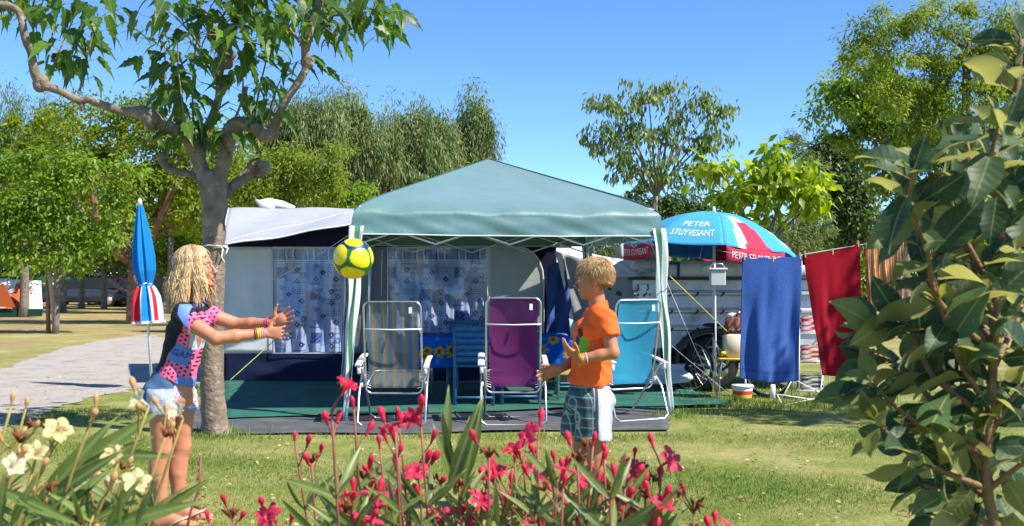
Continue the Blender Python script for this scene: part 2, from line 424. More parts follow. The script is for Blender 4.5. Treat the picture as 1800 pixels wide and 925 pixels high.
def litter():
    n = 1600; Y = 5 + 9 * RNG.random(n) ** 1.4; X = (RNG.random(n)*2-1) * Y * .5
    keep = ~((X > -3.05) & (X < 1.6) & (Y > 8.8)); X, Y = X[keep], Y[keep]; n = len(X)
    nr = RNG.normal(0, .4, (n, 3)); nr[:, 2] = 1; ax = RNG.normal(0, 1, (n, 3)); ax[:, 2] *= .2
    c = place_leaves(tmpl_oval(.5, .2, 3), np.stack([X, Y, np.full(n, .022)], 1), ax, nr, .02 + .03*RNG.random(n), RNG.random(n))
    tag(leafmesh('fallen_leaves', [c], leafmat("dead_leaf", [(.22, .13, .06), (.38, .27, .13), (.5, .4, .24)], trans=.1), None), label='scattered dry fallen leaves lying on the lawn', cat='dead leaves', kind='stuff')
litter()

# ---------------------------------------------------------------- trees
bark_a = mat("grey_brown_bark", (.17, .14, .11), .9, .35, 12, .9, 35, dirt=(.30, .28, .23), dscale=9, dlev=(.55, .7))
bark_b = mat("red_brown_bark", (.20, .11, .065), .9, .3, 10, .8, 25, dirt=(.30, .22, .15), dscale=6)
lm = {
 'yellow': leafmat("yellow_green_leaf", [(.07,.13,.016), (.13,.20,.02), (.22,.26,.022), (.12,.20,.02)], trans=.48),
 'green': leafmat("fresh_green_leaf", [(.07,.14,.018), (.14,.24,.025), (.23,.31,.04)], trans=.45),
 'deep': leafmat("deep_green_leaf", [(.04,.08,.02), (.075,.13,.03), (.12,.17,.045)], trans=.35),
 'euca': leafmat("grey_green_leaf", [(.06,.10,.03), (.12,.18,.055), (.19,.26,.085), (.22,.20,.08)], trans=.33),
 'bright': leafmat("bright_mulberry_leaf", [(.12,.20,.014), (.22,.31,.025), (.32,.38,.05)], trans=.5),
 'walnut': leafmat("walnut_leaf", [(.075,.13,.03), (.14,.21,.05), (.23,.29,.09)], trans=.4),
 'feather': leafmat("feathery_leaf", [(.09,.15,.02), (.17,.24,.03), (.26,.30,.05)], trans=.48),
}
def bez(a, b, c, n=6):
    return [a.lerp(b, t).lerp(b.lerp(c, t), t) for t in [i / n for i in range(n + 1)]]
TREE_N = [0]
def tree(name, label, Y, base_px, lobes, leaf, nclump=60, per=120, size=.12, spread=.35, trunk_r=.12, fork=.45, droop=.3, T=None, bark=None, group=None, limbs=7, lean=0, dens=1.0, depth=.7, trunkpts=None, cat='tree', hang=0.0, boughs=()):
    """lobes: (px, py, rx_px, ry_px) ellipses of the crown as seen, at distance Y; depth = crown depth / width"""
    TREE_N[0] += 1; rg = np.random.default_rng(100 + TREE_N[0]); rr = random.Random(TREE_N[0])
    k = Y / FPX; base = Vector(((base_px - 900) * k, Y, 0))
    root = empty(name, base); tag(root, label, cat, group)
    L = [(W(px, py, Y) - base, rx * k, ry * k) for px, py, rx, ry in lobes]
    area = sum(rx * ry for _, rx, ry in L); cl = []
    for c, rx, ry in L:
        q = max(3, int(nclump * rx * ry / area))
        for _ in range(q):
            d = Vector((rr.gauss(0, 1), rr.gauss(0, 1), rr.gauss(0, 1))).normalized(); f = rr.random() ** .42 * (1.0 if rr.random() > .14 else 1.22)
            cl.append(c + Vector((d.x * rx * f, d.y * (rx * depth) * f, d.z * ry * f)))
    zmin = min(c.z - ry for c, rx, ry in L); ztop = max(c.z + ry for c, rx, ry in L)
    cc = sum((c for c, _, _ in L), Vector()) / len(L)
    fz = max(.4, min(zmin + .1 * (ztop - zmin), ztop * fork)) if trunkpts is None else None
    mb = MB(); f0 = Vector((lean, 0, fz)) if trunkpts is None else None
    if trunkpts is None:
        tp = bez(Vector((0, 0, -.05)), Vector((lean * .2 + rr.uniform(-.1, .1), 0, fz * .5)), f0, 6)
    else:
        tp = [W(px, py, Y) - base for px, py in trunkpts]; tp[0].z = -.05; f0 = tp[-1]
    mb.tube(tp, [trunk_r * (1.35 - .45 * (i / (len(tp) - 1)) ** .5) for i in range(len(tp))], 8)
    nodes = [(f0, trunk_r * .8)]
    for bg_ in boughs:
        Pb = [W(px, py, Y) - base + Vector((0, dy, 0)) for px, py, dy in bg_]; mb.tube(Pb, [trunk_r * (.8 - .5 * i / (len(Pb)-1)) for i in range(len(Pb))], 8)
        nodes += [(p, trunk_r * .35) for p in Pb[1:]]
    order = sorted(cl, key=lambda p: rr.random())
    for e in order[:limbs]:
        mid = f0.lerp(e, .45) + Vector((rr.uniform(-.1, .1), rr.uniform(-.1, .1), .12)) * (e - f0).length
        P = bez(f0, mid, e, 6); r0 = trunk_r * .55
        mb.tube(P, [r0 * (1 - .8 * i / 6) for i in range(7)], 6); nodes += [(P[i], r0 * (1 - .8 * i / 6)) for i in range(1, 6)]
    for e in order[limbs:]:
        a, ra = min(nodes, key=lambda q: (q[0] - e).length + (0.6 if q[0].z > e.z else 0))
        mid = a.lerp(e, .5) + Vector((rr.uniform(-.08, .08), rr.uniform(-.08, .08), .06)) * (e - a).length
        P = bez(a, mid, e, 4); r0 = min(ra * .6, trunk_r * .25)
        mb.tube(P, [max(.004, r0 * (1 - .8 * i / 4)) for i in range(5)], 5, cap=False)
        if len(nodes) < 160: nodes.append((P[2], r0 * .6))
    mb.build('trunk', bark or bark_a, root)
    C = np.array([tuple(c) for c in cl]); nL = int(per * dens)
    idx = np.repeat(np.arange(len(C)), nL); cs = rg.uniform(.42, 1.5, len(C))
    off = rg.normal(0, 1, (len(idx), 3)); off /= (np.linalg.norm(off, axis=1, keepdims=True)); off *= rg.random((len(idx), 1)) ** .5
    off *= (spread * cs[idx])[:, None]; off[:, 2] *= .75
    if hang: off[:, 2] = off[:, 2] * (1 + hang * 1.5) - hang * spread * .6; off[:, :2] *= .75
    P = C[idx] + off
    ax = off / spread + rg.normal(0, .55, off.shape); ax[:, 2] -= droop * 2
    nr = rg.normal(0, .6, off.shape); nr[:, 2] += 1.0
    rnd = np.clip(rg.random(len(C))[idx] * .6 + rg.random(len(idx)) * .4, 0, 1)
    sz = size * rg.uniform(.7, 1.3, len(idx))
    V, F, r = place_leaves(T or TS, P, ax, nr, sz, rnd)
    leafmesh('crown', [(V, F, r)], lm[leaf], root)
    return root
TS = tmpl_simple(.5); TN = tmpl_simple(.2, .2); TF = tmpl_simple(.28, .1)
gB = 'trees across the campsite behind the tents'
tree('locust_tree', 'large yellow-green tree with a thick forked trunk behind the closed blue parasol', 32, 236, [(130,250,90,60),(250,240,110,70),(350,270,100,75),(200,320,130,70),(320,350,120,60),(430,330,60,60),(90,330,70,55),(210,185,60,30)], 'yellow', 150, 150, .15, .55, .19, trunkpts=[(236,572),(235,520),(237,470),(232,452)], boughs=[[(233,462,0),(205,440,-.4),(180,405,-.8),(165,370,-1),(150,330,-1.2)],[(236,455,0),(272,420,-.4),(300,382,-.8),(318,345,-1),(345,310,-1)],[(183,410,-.8),(190,370,-1),(186,320,-1)],[(236,455,0),(240,400,.2),(238,340,.2)]], bark=bark_b, limbs=9, group=gB)
tree('maple_tree', 'bright green leafy tree beside two leaning wooden stakes on the left', 26, 97, [(20,350,50,30),(90,360,40,25),(-10,410,50,30),(60,400,45,22),(135,400,40,25),(190,350,22,30),(110,305,40,20),(30,290,40,16),(160,310,25,20),(-20,290,40,25),(50,450,50,18),(140,450,40,20),(200,410,25,22),(215,300,20,16),(60,270,16,14),(135,285,14,14)], 'green', 95, 120, .14, .5, .07, limbs=6, group=gB)
tree('locust_tree', 'yellow-green tree standing over the orange and white tent', 38, 42, [(0,280,70,60),(40,230,50,45),(-60,330,80,70),(60,340,70,50),(90,210,55,30),(10,400,90,45)], 'yellow', 100, 130, .16, .6, .15, group=gB)
tree('eucalyptus_tree', 'tall grey-green tree rising at the far left corner behind the others', 60, 20, [(20,200,60,60),(70,230,50,50),(-60,190,70,60),(20,300,90,70)], 'euca', 110, 120, .26, .9, .22, T=TN, droop=.8, hang=.6, group=gB)
for i, (bx, Y, lob, lf, txt) in enumerate([
  (143, 50, [(130,430,60,45),(160,390,50,40)], 'green', 'slim-trunked green tree in front of the parked cars'),
  (183, 49, [(200,430,50,40),(180,380,40,30)], 'deep', 'dark green tree just left of the closed parasol, far off'),
  (281, 48, [(290,440,55,45),(300,400,50,40)], 'green', 'green tree seen low between the parasol and the girl'),
  (213, 58, [(230,440,60,45),(215,400,60,40)], 'deep', 'deep green tree far behind the closed parasol'),
  (-20, 55, [(-10,430,80,50),(-60,380,60,50)], 'deep', 'dark tree at the extreme left edge behind the tent'),
  (62, 56, [(60,430,60,45),(70,390,50,40)], 'green', 'green tree far behind the orange tent'),
  (330, 52, [(340,420,60,60),(380,380,60,50)], 'deep', 'deep green tree behind the head of the girl'),
  (110, 44, [(110,300,90,60),(180,340,80,60),(40,360,70,50)], 'yellow', 'broad yellow-green tree filling the gap left of the closed parasol'),
  (300, 42, [(290,330,80,60),(350,360,70,50),(240,390,70,45),(400,300,50,50)], 'green', 'broad green tree filling the gap behind the pollarded trunk'),
  (30, 70, [(30,400,120,70),(-60,420,80,60)], 'deep', 'dense dark tree at the very back on the left'),
  (200, 72, [(180,400,120,70),(300,410,120,70)], 'deep', 'wide dark tree at the very back behind the closed parasol'),
  (420, 46, [(410,350,60,50),(470,330,40,40)], 'yellow', 'yellow-green tree peeking above the grey awning roof'),
  ]): tree('shade_tree', txt, Y, bx, lob, lf, 70, 130, .19, .75, .13, group=gB)
tree('mimosa_tree', 'feathery pale yellow-green tree above the grey awning roof', 26, 478, [(465,285,25,25),(500,270,30,20),(530,300,45,30),(580,290,22,35),(585,335,25,25),(500,335,60,30),(435,320,25,30),(450,345,40,20)], 'feather', 90, 150, .12, .35, .06, T=TF, group=gB)
for i, (bx, lob, txt) in enumerate([
  (540, [(500,230,45,60),(560,220,50,55),(520,310,60,60)], 'leftmost tall grey-green drooping tree behind the grey awning'),
  (630, [(620,210,50,50),(650,260,60,60),(600,310,55,60)], 'tall grey-green drooping tree behind the corner where awning meets gazebo'),
  (715, [(715,240,45,60),(690,300,55,60),(745,300,50,60)], 'grey-green drooping tree behind the left slope of the gazebo roof'),
  (770, [(765,250,35,50),(770,320,50,50)], 'lower grey-green drooping tree just left of the pointed one'),
  (833, [(828,210,26,48),(840,245,30,50),(822,300,40,55)], 'pointed grey-green drooping tree beside the peak of the gazebo'),
  ]): tree('eucalyptus_tree', txt, 42 + i * 1.5, bx, lob, 'euca', 85, 270, .24, .72, .16, T=TN, droop=.9, hang=.8, group=gB)
tree('evergreen_shrub', 'low green bush behind the junction of awning and gazebo', 30, 600, [(570,350,40,25),(630,350,30,22),(420,360,40,30)], 'green', 40, 120, .13, .4, .08, fork=.2, group=gB, cat='bush')
tree('walnut_tree', 'sparse open-branched tree with drooping leaves against the blue sky', 22, 1150, [(1070,190,45,35),(1130,170,50,30),(1200,175,45,35),(1260,200,35,35),(1050,245,35,35),(1110,235,45,35),(1180,235,50,35),(1250,255,45,35),(1085,295,50,25),(1160,300,60,30),(1225,300,40,30)], 'walnut', 170, 20, .15, .24, .06, trunkpts=[(1150,600),(1148,430),(1152,345)], droop=1.1, T=tmpl_simple(.36, .3), limbs=14, group=gB)
tree('evergreen_tree', 'dark bushy tree low between gazebo roof and open parasol', 42, 1175, [(1140,370,40,45),(1190,370,45,40),(1110,390,30,30),(1230,380,40,35),(1060,440,80,25)], 'deep', 80, 130, .2, .6, .15, group=gB)
tree('mulberry_tree', 'bright young tree with big yellow-green leaves above the open parasol', 15.5, 1330, [(1260,300,35,28),(1300,350,60,28),(1350,300,45,35),(1390,330,55,35),(1430,355,30,20),(1370,275,25,22),(1290,390,60,20),(1420,300,20,16)], 'bright', 55, 26, .19, .28, .07, T=None, droop=.5, group=gB)
tree('tamarisk_tree', 'wispy grey-green tree poking up behind the bright leaves', 33, 1395, [(1395,265,18,30),(1420,300,22,30),(1375,300,20,25),(1430,400,30,40),(1400,420,40,30)], 'euca', 60, 110, .15, .4, .08, T=TN, group=gB)
tree('cypress_tree', 'very dark dense tree behind the right shrub', 40, 1480, [(1450,280,32,50),(1480,320,45,70),(1500,380,45,50),(1445,340,25,40)], 'deep', 90, 170, .2, .6, .16, bark=bark_b, group=gB, trunkpts=[(1492,563),(1490,500),(1494,430),(1488,390)])
tree('acacia_tree', 'high light-green tree with a slim dark trunk at the upper right', 17, 1690, [(1560,60,70,45),(1640,40,70,50),(1730,60,80,60),(1600,120,80,50),(1700,150,90,60),(1780,150,60,80),(1540,190,60,40),(1640,230,80,50),(1500,100,40,35),(1760,260,70,60),(1790,60,60,60),(1800,180,50,60)], 'feather', 210, 150, .085, .28, .07, T=TF, trunkpts=[(1690,680),(1688,500),(1690,300),(1697,200),(1700,90)], limbs=12, group=gB)
tree('maple_tree', 'round-leaved green tree behind the feathery one at the upper right', 24, 1590, [(1480,180,60,40),(1540,150,70,50),(1620,200,80,60),(1520,230,60,45),(1600,280,90,50),(1700,280,80,60)], 'green', 150, 140, .13, .38, .11, trunkpts=[(1590,620),(1592,520),(1590,420),(1600,360)], group=gB)
for i, (bx, Y, lob, lf, txt) in enumerate([
  (1620, 45, [(1610,400,60,50),(1660,370,60,50)], 'deep', 'deep green tree seen through the shrub leaves'),
  (1740, 48, [(1730,400,70,60),(1790,360,60,60)], 'green', 'green tree at the far right edge beyond the lane'),
  (1830, 44, [(1830,420,70,70)], 'deep', 'dark tree at the extreme right edge'),
  (1470, 52, [(1450,420,40,35),(1420,430,40,30),(1500,440,50,30)], 'green', 'small round green tree behind the clothesline'),
  (1330, 50, [(1320,430,60,40),(1260,420,60,40),(1380,430,50,40)], 'deep', 'dark tree behind the open parasol'),
  (1080, 52, [(1050,450,70,35),(1000,460,60,35)], 'deep', 'dark tree glimpsed under the gazebo roof'),
  ]): tree('shade_tree', txt, Y, bx, lob, lf, 55, 110, .19, .7, .13, group=gB)
# a neighbouring tree just outside the frame: its dappled shade falls on parasol, towels and lawn
tree('shade_tree', 'tall leafy tree just outside the right edge shading the towels', 8.3, 2480, [(2380,-420,170,150),(2560,-460,190,160),(2300,-150,150,110),(2480,-200,200,120)], 'green', 44, 40, .14, .36, .09, group=gB)
def hedge(name, label, x0, x1, Y, h, d, lf):
    rg = np.random.default_rng(int(abs(x0*7)) + 3); n = int((x1 - x0) * h * 260)
    P = np.stack([rg.uniform(x0, x1, n), Y + rg.normal(0, d/3, n), rg.random(n) ** .8 * h], 1)
    P[:, 2] *= (.9 + .12*np.sin(P[:, 0]*1.7) + .08*np.sin(P[:, 0]*5))
    ax = rg.normal(0, 1, (n, 3)); nr = rg.normal(0, .7, (n, 3)); nr[:, 1] -= .8
    o = leafmesh(name, [place_leaves(TS, P, ax, nr, .30*rg.uniform(.6, 1.3, n), rg.random(n))], lm[lf], None)
    tag(o, label, 'hedge')
hedge('hedge', 'long clipped dark hedge closing the campsite on the left', -46, -8, 66, 5.2, 1.8, 'deep')
hedge('hedge', 'long green hedge closing the campsite on the right', 6, 46, 60, 4.6, 2.0, 'green')
# ---------------------------------------------------------------- shared surfaces
C_ = s2l
cloth = mat("woven_cloth", (1, 1, 1), .85, .07, 25, .25, 160, vcol=True, spec=.15, trans=.12)
tarp = mat("tent_fabric", (1, 1, 1), .75, .06, 6, .3, 9, vcol=True, spec=.25, trans=.18)
paint = mat("painted_surface", (1, 1, 1), .45, .06, 12, vcol=True)
white_pl = mat("white_plastic", (.72, .73, .72), .4, .05, 10)
alu = mat("brushed_aluminium", (.62, .63, .64), .32, .1, 20, metal=.9)
steel_w = mat("white_painted_steel", (.74, .75, .74), .4, .06, 8)
black_r = mat("black_rubber", (.02, .02, .02), .7, .2, 20, .2)
rope_m = mat("white_rope", (.6, .58, .52), .9, .1, 30)
yrope_m = mat("yellow_rope", (.75, .62, .06), .8, .1, 30)
dark_m = mat("dark_plastic", (.03, .03, .035), .5, .2, 20)
def ms(a, b, t): return tuple(p + (q - p) * t for p, q in zip(a, b))

# ---------------------------------------------------------------- main pollarded mulberry
def mulberry():
    Y = 8.85; base = G(380, 766); base.y = Y
    root = empty('mulberry_tree', base); tag(root, 'pollarded mulberry tree with a bare grey trunk and knobbly limbs beside the girl', 'tree')
    k = Y / FPX
    def P(x, y, d=0.0): return W(x, y, Y) + Vector((0, d, 0)) - base
    mb = MB()
    def limb(pts, seg=12, sub=3):
        """pts: (px,py,r_px,depth)"""
        A = [P(x, y, d) for x, y, r, d in pts]; Rr = [r * k * (.9 if r > 18 else .84) for *_, r, _ in pts]; out = []; ro = []
        for i in range(len(A) - 1):
            p0, p1, p2, p3 = A[max(i-1, 0)], A[i], A[i+1], A[min(i+2, len(A)-1)]
            for q in range(sub):
                t = q / sub
                out.append(.5 * ((2*p1) + (p2-p0)*t + (2*p0-5*p1+4*p2-p3)*t*t + (3*p1-p0-3*p2+p3)*t**3))
                ro.append((Rr[i] + (Rr[i+1]-Rr[i]) * t) * random.uniform(.95, 1.06))
        out.append(A[-1]); ro.append(Rr[-1]); mb.tube(out, ro, seg); return A
    limb([(381,785,40,0),(380,765,29,0),(377,735,25.5,0),(373,680,23.5,0),(373,600,22,0),(375,520,21.5,0),(376,450,21,0),(376,390,22,0),(376,350,26,0),(374,322,28,0),(374,300,20,0)], 18)
    A1 = limb([(372,335,20,0),(356,300,16,0),(345,265,15,-.05),(330,240,14,-.1),(300,226,14,-.15),(275,212,18,-.2),(262,205,15,-.2),(235,205,8.5,-.25),(205,195,8,-.3),(180,186,7.5,-.3),(165,188,8,-.3),(140,175,7,-.35),(120,167,9,-.35),(104,158,13,-.35),(98,140,9,-.4),(93,112,7.5,-.4),(88,90,8,-.45),(82,58,7.5,-.45),(72,40,7,-.45),(50,33,8,-.45),(32,38,10,-.45)], 10)
    limb([(168,186,6,-.3),(170,200,5,-.3),(169,206,2,-.3)], 6)
    limb([(350,275,14,.02),(352,240,11,.05),(366,205,9,.1),(376,165,8.5,.15),(374,120,9.5,.2),(376,100,15,.2),(392,88,15,.2),(400,82,9,.2)], 10)
    limb([(384,86,9,.2),(372,60,6,.2),(358,30,6,.22),(338,0,5,.25),(325,-30,4,.25)], 8)
    limb([(378,335,20,0),(393,300,16,-.05),(405,260,15,-.1),(412,232,17,-.12),(430,222,16,-.15),(455,230,12,-.2),(478,243,15,-.22),(492,240,13,-.25),(497,222,9,-.25),(515,190,8,-.3),(535,160,8,-.3),(548,138,8,-.3),(553,122,11,-.3),(549,108,9,-.3),(552,85,10,-.3),(562,55,11,-.3),(572,25,9,-.3),(578,-5,7,-.3)], 10)
    limb([(388,340,14,.1),(410,315,11,.2),(425,300,14,.25),(440,285,18,.25),(448,276,10,.25)], 10)
    limb([(360,330,12,.12),(335,308,8,.2),(305,298,7,.25),(280,292,8,.28),(268,280,9,.28),(262,268,8,.28)], 10)
    limb([(285,290,4,.28),(296,278,3,.28),(303,266,2.5,.28)], 6)
    for x, y, r, d in ((275,214,21,-.2),(104,160,15,-.35),(480,244,17,-.22),(440,286,21,.25),(385,95,17,.2),(552,122,13,-.3),(418,232,19,-.12),(266,272,11,.28),(560,50,13,-.3),(36,38,12,-.45)):
        for q in range(4): mb.blob(P(x + random.uniform(-.4, .4)*r, y + random.uniform(-.4, .4)*r, d), [r*k*random.uniform(.6, .9) for _ in range(3)], 9, 6)
    # water shoots
    shoots = [((150,165),(168,80),(182,30)),((110,150),(130,90),(150,50)),((272,200),(270,150),(272,60)),((280,205),(300,150),(292,30)),((345,250),(335,150),(350,60)),((346,250),(338,200),(330,120)),
              ((430,215),(445,120),(470,40)),((425,215),(450,170),(430,100)),((400,80),(430,50),(470,30)),((392,85),(420,80),(480,100)),((572,40),(600,30),(660,45)),((575,25),(640,10),(690,30)),((570,40),(575,-20),(590,-60)),((40,35),(20,15),(5,-20)),
              ((60,35),(70,-10),(80,-40)),((565,60),(590,70),(605,85)),((480,235),(490,180),(505,150)),((376,100),(350,60),(300,20)),((385,80),(400,20),(440,-20)),((350,15),(400,-20),(480,10)),((545,95),(520,60),(500,30)),((410,240),(430,260),(415,250)),
              ((85,60),(110,40),(140,20)),((330,240),(310,255),(300,250)),((95,110),(120,100),(135,120))]
    SH = []
    for s in shoots:
        d = random.uniform(-.45, .3); a, b, c = [P(x, y, d) for x, y in s]
        pts = bez(a, b, c, 8); mb.tube(pts, [.011 * (1 - .07*i) for i in range(9)], 6); SH.append(pts)
    pos, ax, nr, sz, rn = [], [], [], [], []
    pet = mb
    def leafat(p, out, s, sh):
        tip = p + out * s * .55 + Vector((0, 0, .01)); pet.tube([p, tip], .0022, 4, cap=False)
        d = (out + Vector((random.gauss(0, .25), random.gauss(0, .25), -1.1 + random.gauss(0, .35)))).normalized()
        pos.append(tip); ax.append(d); nr.append(out + Vector((random.gauss(0, .3), random.gauss(0, .3) - .25, .5))); sz.append(s); rn.append(min(1, max(0, sh + random.gauss(0, .22))))
    for i, pts in enumerate(SH):
        n_ = int(5 + (pts[-1] - pts[0]).length * 12); sh = random.uniform(.2, .7)
        for q in range(n_):
            t = .12 + .88 * q / n_; p = pts[0].lerp(pts[4], t * 2) if t < .5 else pts[4].lerp(pts[8], t * 2 - 1)
            a = q * 2.4 + i; leafat(p, Vector((math.cos(a), math.sin(a)*.8, .25)).normalized(), random.uniform(.13, .22), sh)
    fills = [((20,10),(50,30),22),((180,40),(22,45),8),((265,60),(35,60),12),((310,110),(40,70),12),((440,40),(60,35),22),((410,120),(50,40),8),((600,30),(70,35),44),((480,90),(40,40),12),((350,20),(60,25),16),
             ((500,15),(60,22),24),((345,255),(25,10),5),((430,215),(45,14),7),((660,35),(35,25),18),((190,12),(30,18),8),((545,120),(14,14),4),((110,105),(22,30),8)]
    for (cx, cy), (rx, ry), q in fills:
        for _ in range(q):
            p = P(cx + random.uniform(-1, 1)*rx, cy + random.uniform(-1, 1)*ry, random.uniform(-.6, .5)); a = random.random()*6.28
            leafat(p, Vector((math.cos(a), math.sin(a), .3)).normalized(), random.uniform(.12, .22), .4)
    for _ in range(60):   # crown above the frame, it shades the trunk
        p = P(random.uniform(80, 640), random.uniform(-160, -20), random.uniform(-.7, .8)); a = random.random()*6.28
        leafat(p, Vector((math.cos(a), math.sin(a), .3)).normalized(), random.uniform(.13, .2), .4)
    mb.build('trunk', mat("mulberry_bark", (.19,.145,.105), .9, .4, 9, 1.0, 28, dirt=(.34,.31,.26), dscale=11, dlev=(.56,.68)), root)
    TL_ = tmpl_lobed(); m = leafmat("mulberry_leaf", [(.026,.070,.014), (.055,.135,.018), (.13,.25,.03)], rough=.42, trans=.46, spec=.4, vein=38)
    V, F, r = place_leaves(TL_, np.array([tuple(p) for p in pos]), np.array([tuple(p) for p in ax]), np.array([tuple(p) for p in nr]), np.array(sz), np.array(rn))
    leafmesh('crown', [(V, F, r)], m, root, tm=TL_[0])
mulberry()

# ---------------------------------------------------------------- gazebo
U_ = Vector((math.cos(R(9.5)), math.sin(R(9.5)), 0)); V_ = Vector((-U_.y, U_.x, 0)); GS = 2.93
FL = Vector((-1.455, 9.75, 0))
def gz(a, b, z): return FL + U_ * a * GS + V_ * b * GS + Vector((0, 0, z))
def gazebo():
    root = empty('gazebo', gz(.5, .5, 0)); tag(root, 'square green pop-up gazebo with a pointed roof over the beach chairs', 'gazebo'); o0 = gz(.5, .5, 0)
    green = C_((70, 116, 118)); mb = MB()
    def roof(u, v, side):
        # v 0 = valance hem, .28 = eave, 1 = peak ; u along the side
        corner = [gz(0,0,0), gz(1,0,0), gz(1,1,0), gz(0,1,0)]
        a, b = corner[side] - o0, corner[(side+1) % 4] - o0
        ztop, zlow, zp = 1.985, 1.715, 2.60
        if v < .22:
            t = v / .22; e = a.lerp(b, u); nrm = (a + b).normalized()
            bow = .03 * math.sin(math.pi*u)
            z = zlow + (ztop - .06 - zlow) * t - .010 * math.sin(math.pi*u) + .004 * abs(math.sin(3*math.pi*u)) * (1 - t)
            wr = .006 * math.sin(u*23 + 5*t + side) * math.sin(math.pi*u) + .003*math.sin(u*47 + 9*t) + .004*math.sin(u*9-t*6)
            return e * (1 + .012 * (1-t)) + nrm * (wr * (.6 + .6*(1-t)) - bow*.3) + Vector((0, 0, z))
        t = (v - .22) / .78; tt = t ** 1.0
        e = a.lerp(b, u)
        q = e * (1 - tt)
        cornerness = abs(2*u - 1) ** 2
        sag = -.045 * math.sin(math.pi*tt) * (1 - cornerness*.9) 
        rnd = -.06 * math.exp(-t * 14) - .02*math.exp(-t*5) * (1 - cornerness)
        z = ztop + (zp - ztop) * tt + sag + rnd
        wr = .006 * math.sin(u*40 + 2*t) * math.exp(-t*6) + .006 * math.sin((u-.5)*22) * (1-t)
        return q + Vector((0, 0, z + wr))
    for side in range(4):
        mb.col = green
        mb.grid(lambda u, v: roof(u, v, side), 60, 40)
    root_c = mb.build('canopy', mat("green_gazebo_fabric", green, .48, .08, 3, .3, 7, spec=1.0, trans=.08, sheen=.7, dirt=C_((64,106,106)), dscale=1.6), root)
    hm = MB(); hm.col = C_((200, 215, 205))
    for side in range(4): hm.tube([roof(i/40, 0.0, side) for i in range(41)], .006, 6)
    hm.build('hem_piping', paint, root)
    sm_ = MB(); sm_.col = C_((62, 92, 100))
    for side in range(4): sm_.tube([roof(0.0, .22 + .78*i/30, side) + Vector((0,0,.003)) for i in range(31)], .0045, 5)
    sm_.build('seams', paint, root)
    for j, (ca, cb) in enumerate([(.0, .0), (1, 0), (1, 1), (0, 1)]):
        # leg: a square white tube of two nested sections
        sp = (Vector((ca - .5, cb - .5, 0))); out = (U_ * sp.x + V_ * sp.y).normalized()
        lm_ = MB(); top = gz(ca, cb, 1.93) - o0 - out*.05; bot = gz(ca, cb, 0) - o0 + out*.10
        lm_.tube([bot, bot.lerp(top, .52)], .016, 4); lm_.tube([bot.lerp(top, .5), top], .021, 4); lm_.box(bot + Vector((0, 0, .01)), (.07, .07, .012)); lm_.box(bot.lerp(top, .52), (.055, .055, .06))
        lm_.build('leg', steel_w, root, smooth=False)
        # striped corner drape: two tapering strips meeting at the corner
        for s_ in (0, 1):
            along = (U_ if ca == 0 else -U_) if s_ == 0 else (V_ if cb == 0 else -V_)
            dm = MB()
            def dr(u, v):
                w = .10 * (1 - v) ** .8 + .03; z = 1.76 * (1 - v) + .03
                c = (gz(ca, cb, 0) - o0) + out * (.045 + .075 * v)
                return c + along * (w * u) + out * (.012*math.sin(u*7 + v*9) + .01*math.sin(v*14)) + Vector((0, 0, z))
            def dc(u, v):
                return C_((222, 228, 224)) if (u < .36 or u > .68) else C_((70, 122, 96))
            dm.grid(dr, 24, 30, dc, thick=.003); dm.build('corner_drape', cloth, root)
    # scissor truss along the four sides + centre pole arms
    tm = MB()
    for side in range(4):
        corner = [gz(0,0,0), gz(1,0,0), gz(1,1,0), gz(0,1,0)]
        a, b = (corner[side] - o0) * .965, (corner[(side+1) % 4] - o0) * .965
        for q in range(4):
            p0, p1 = a.lerp(b, q/4), a.lerp(b, (q+1)/4)
            tm.tube([p0 + Vector((0,0,1.86)), p1 + Vector((0,0,1.63))], .009, 6); tm.tube([p0 + Vector((0,0,1.63)), p1 + Vector((0,0,1.86))], .009, 6)
        tm.tube([a + Vector((0, 0, 1.93)), Vector((0, 0, 2.05))], .010, 6)
        tm.tube([a + Vector((0, 0, 1.97)), Vector((0, 0, 2.52))], .010, 6)
    tm.tube([(0, 0, 2.0), (0, 0, 2.56)], .018, 8); tm.build('scissor_truss', steel_w, root)
gazebo()
def guy(name, pts, m, label, r=.004, cat='guy rope'):
    mb = MB(); mb.tube([Vector(p) for p in pts], r, 6); tag(mb.build(name, m), label, cat)
def sag(a, b, s=.05, n=12):
    return [a.lerp(b, i/n) + Vector((0, 0, -s * math.sin(math.pi*i/n))) for i in range(n+1)]

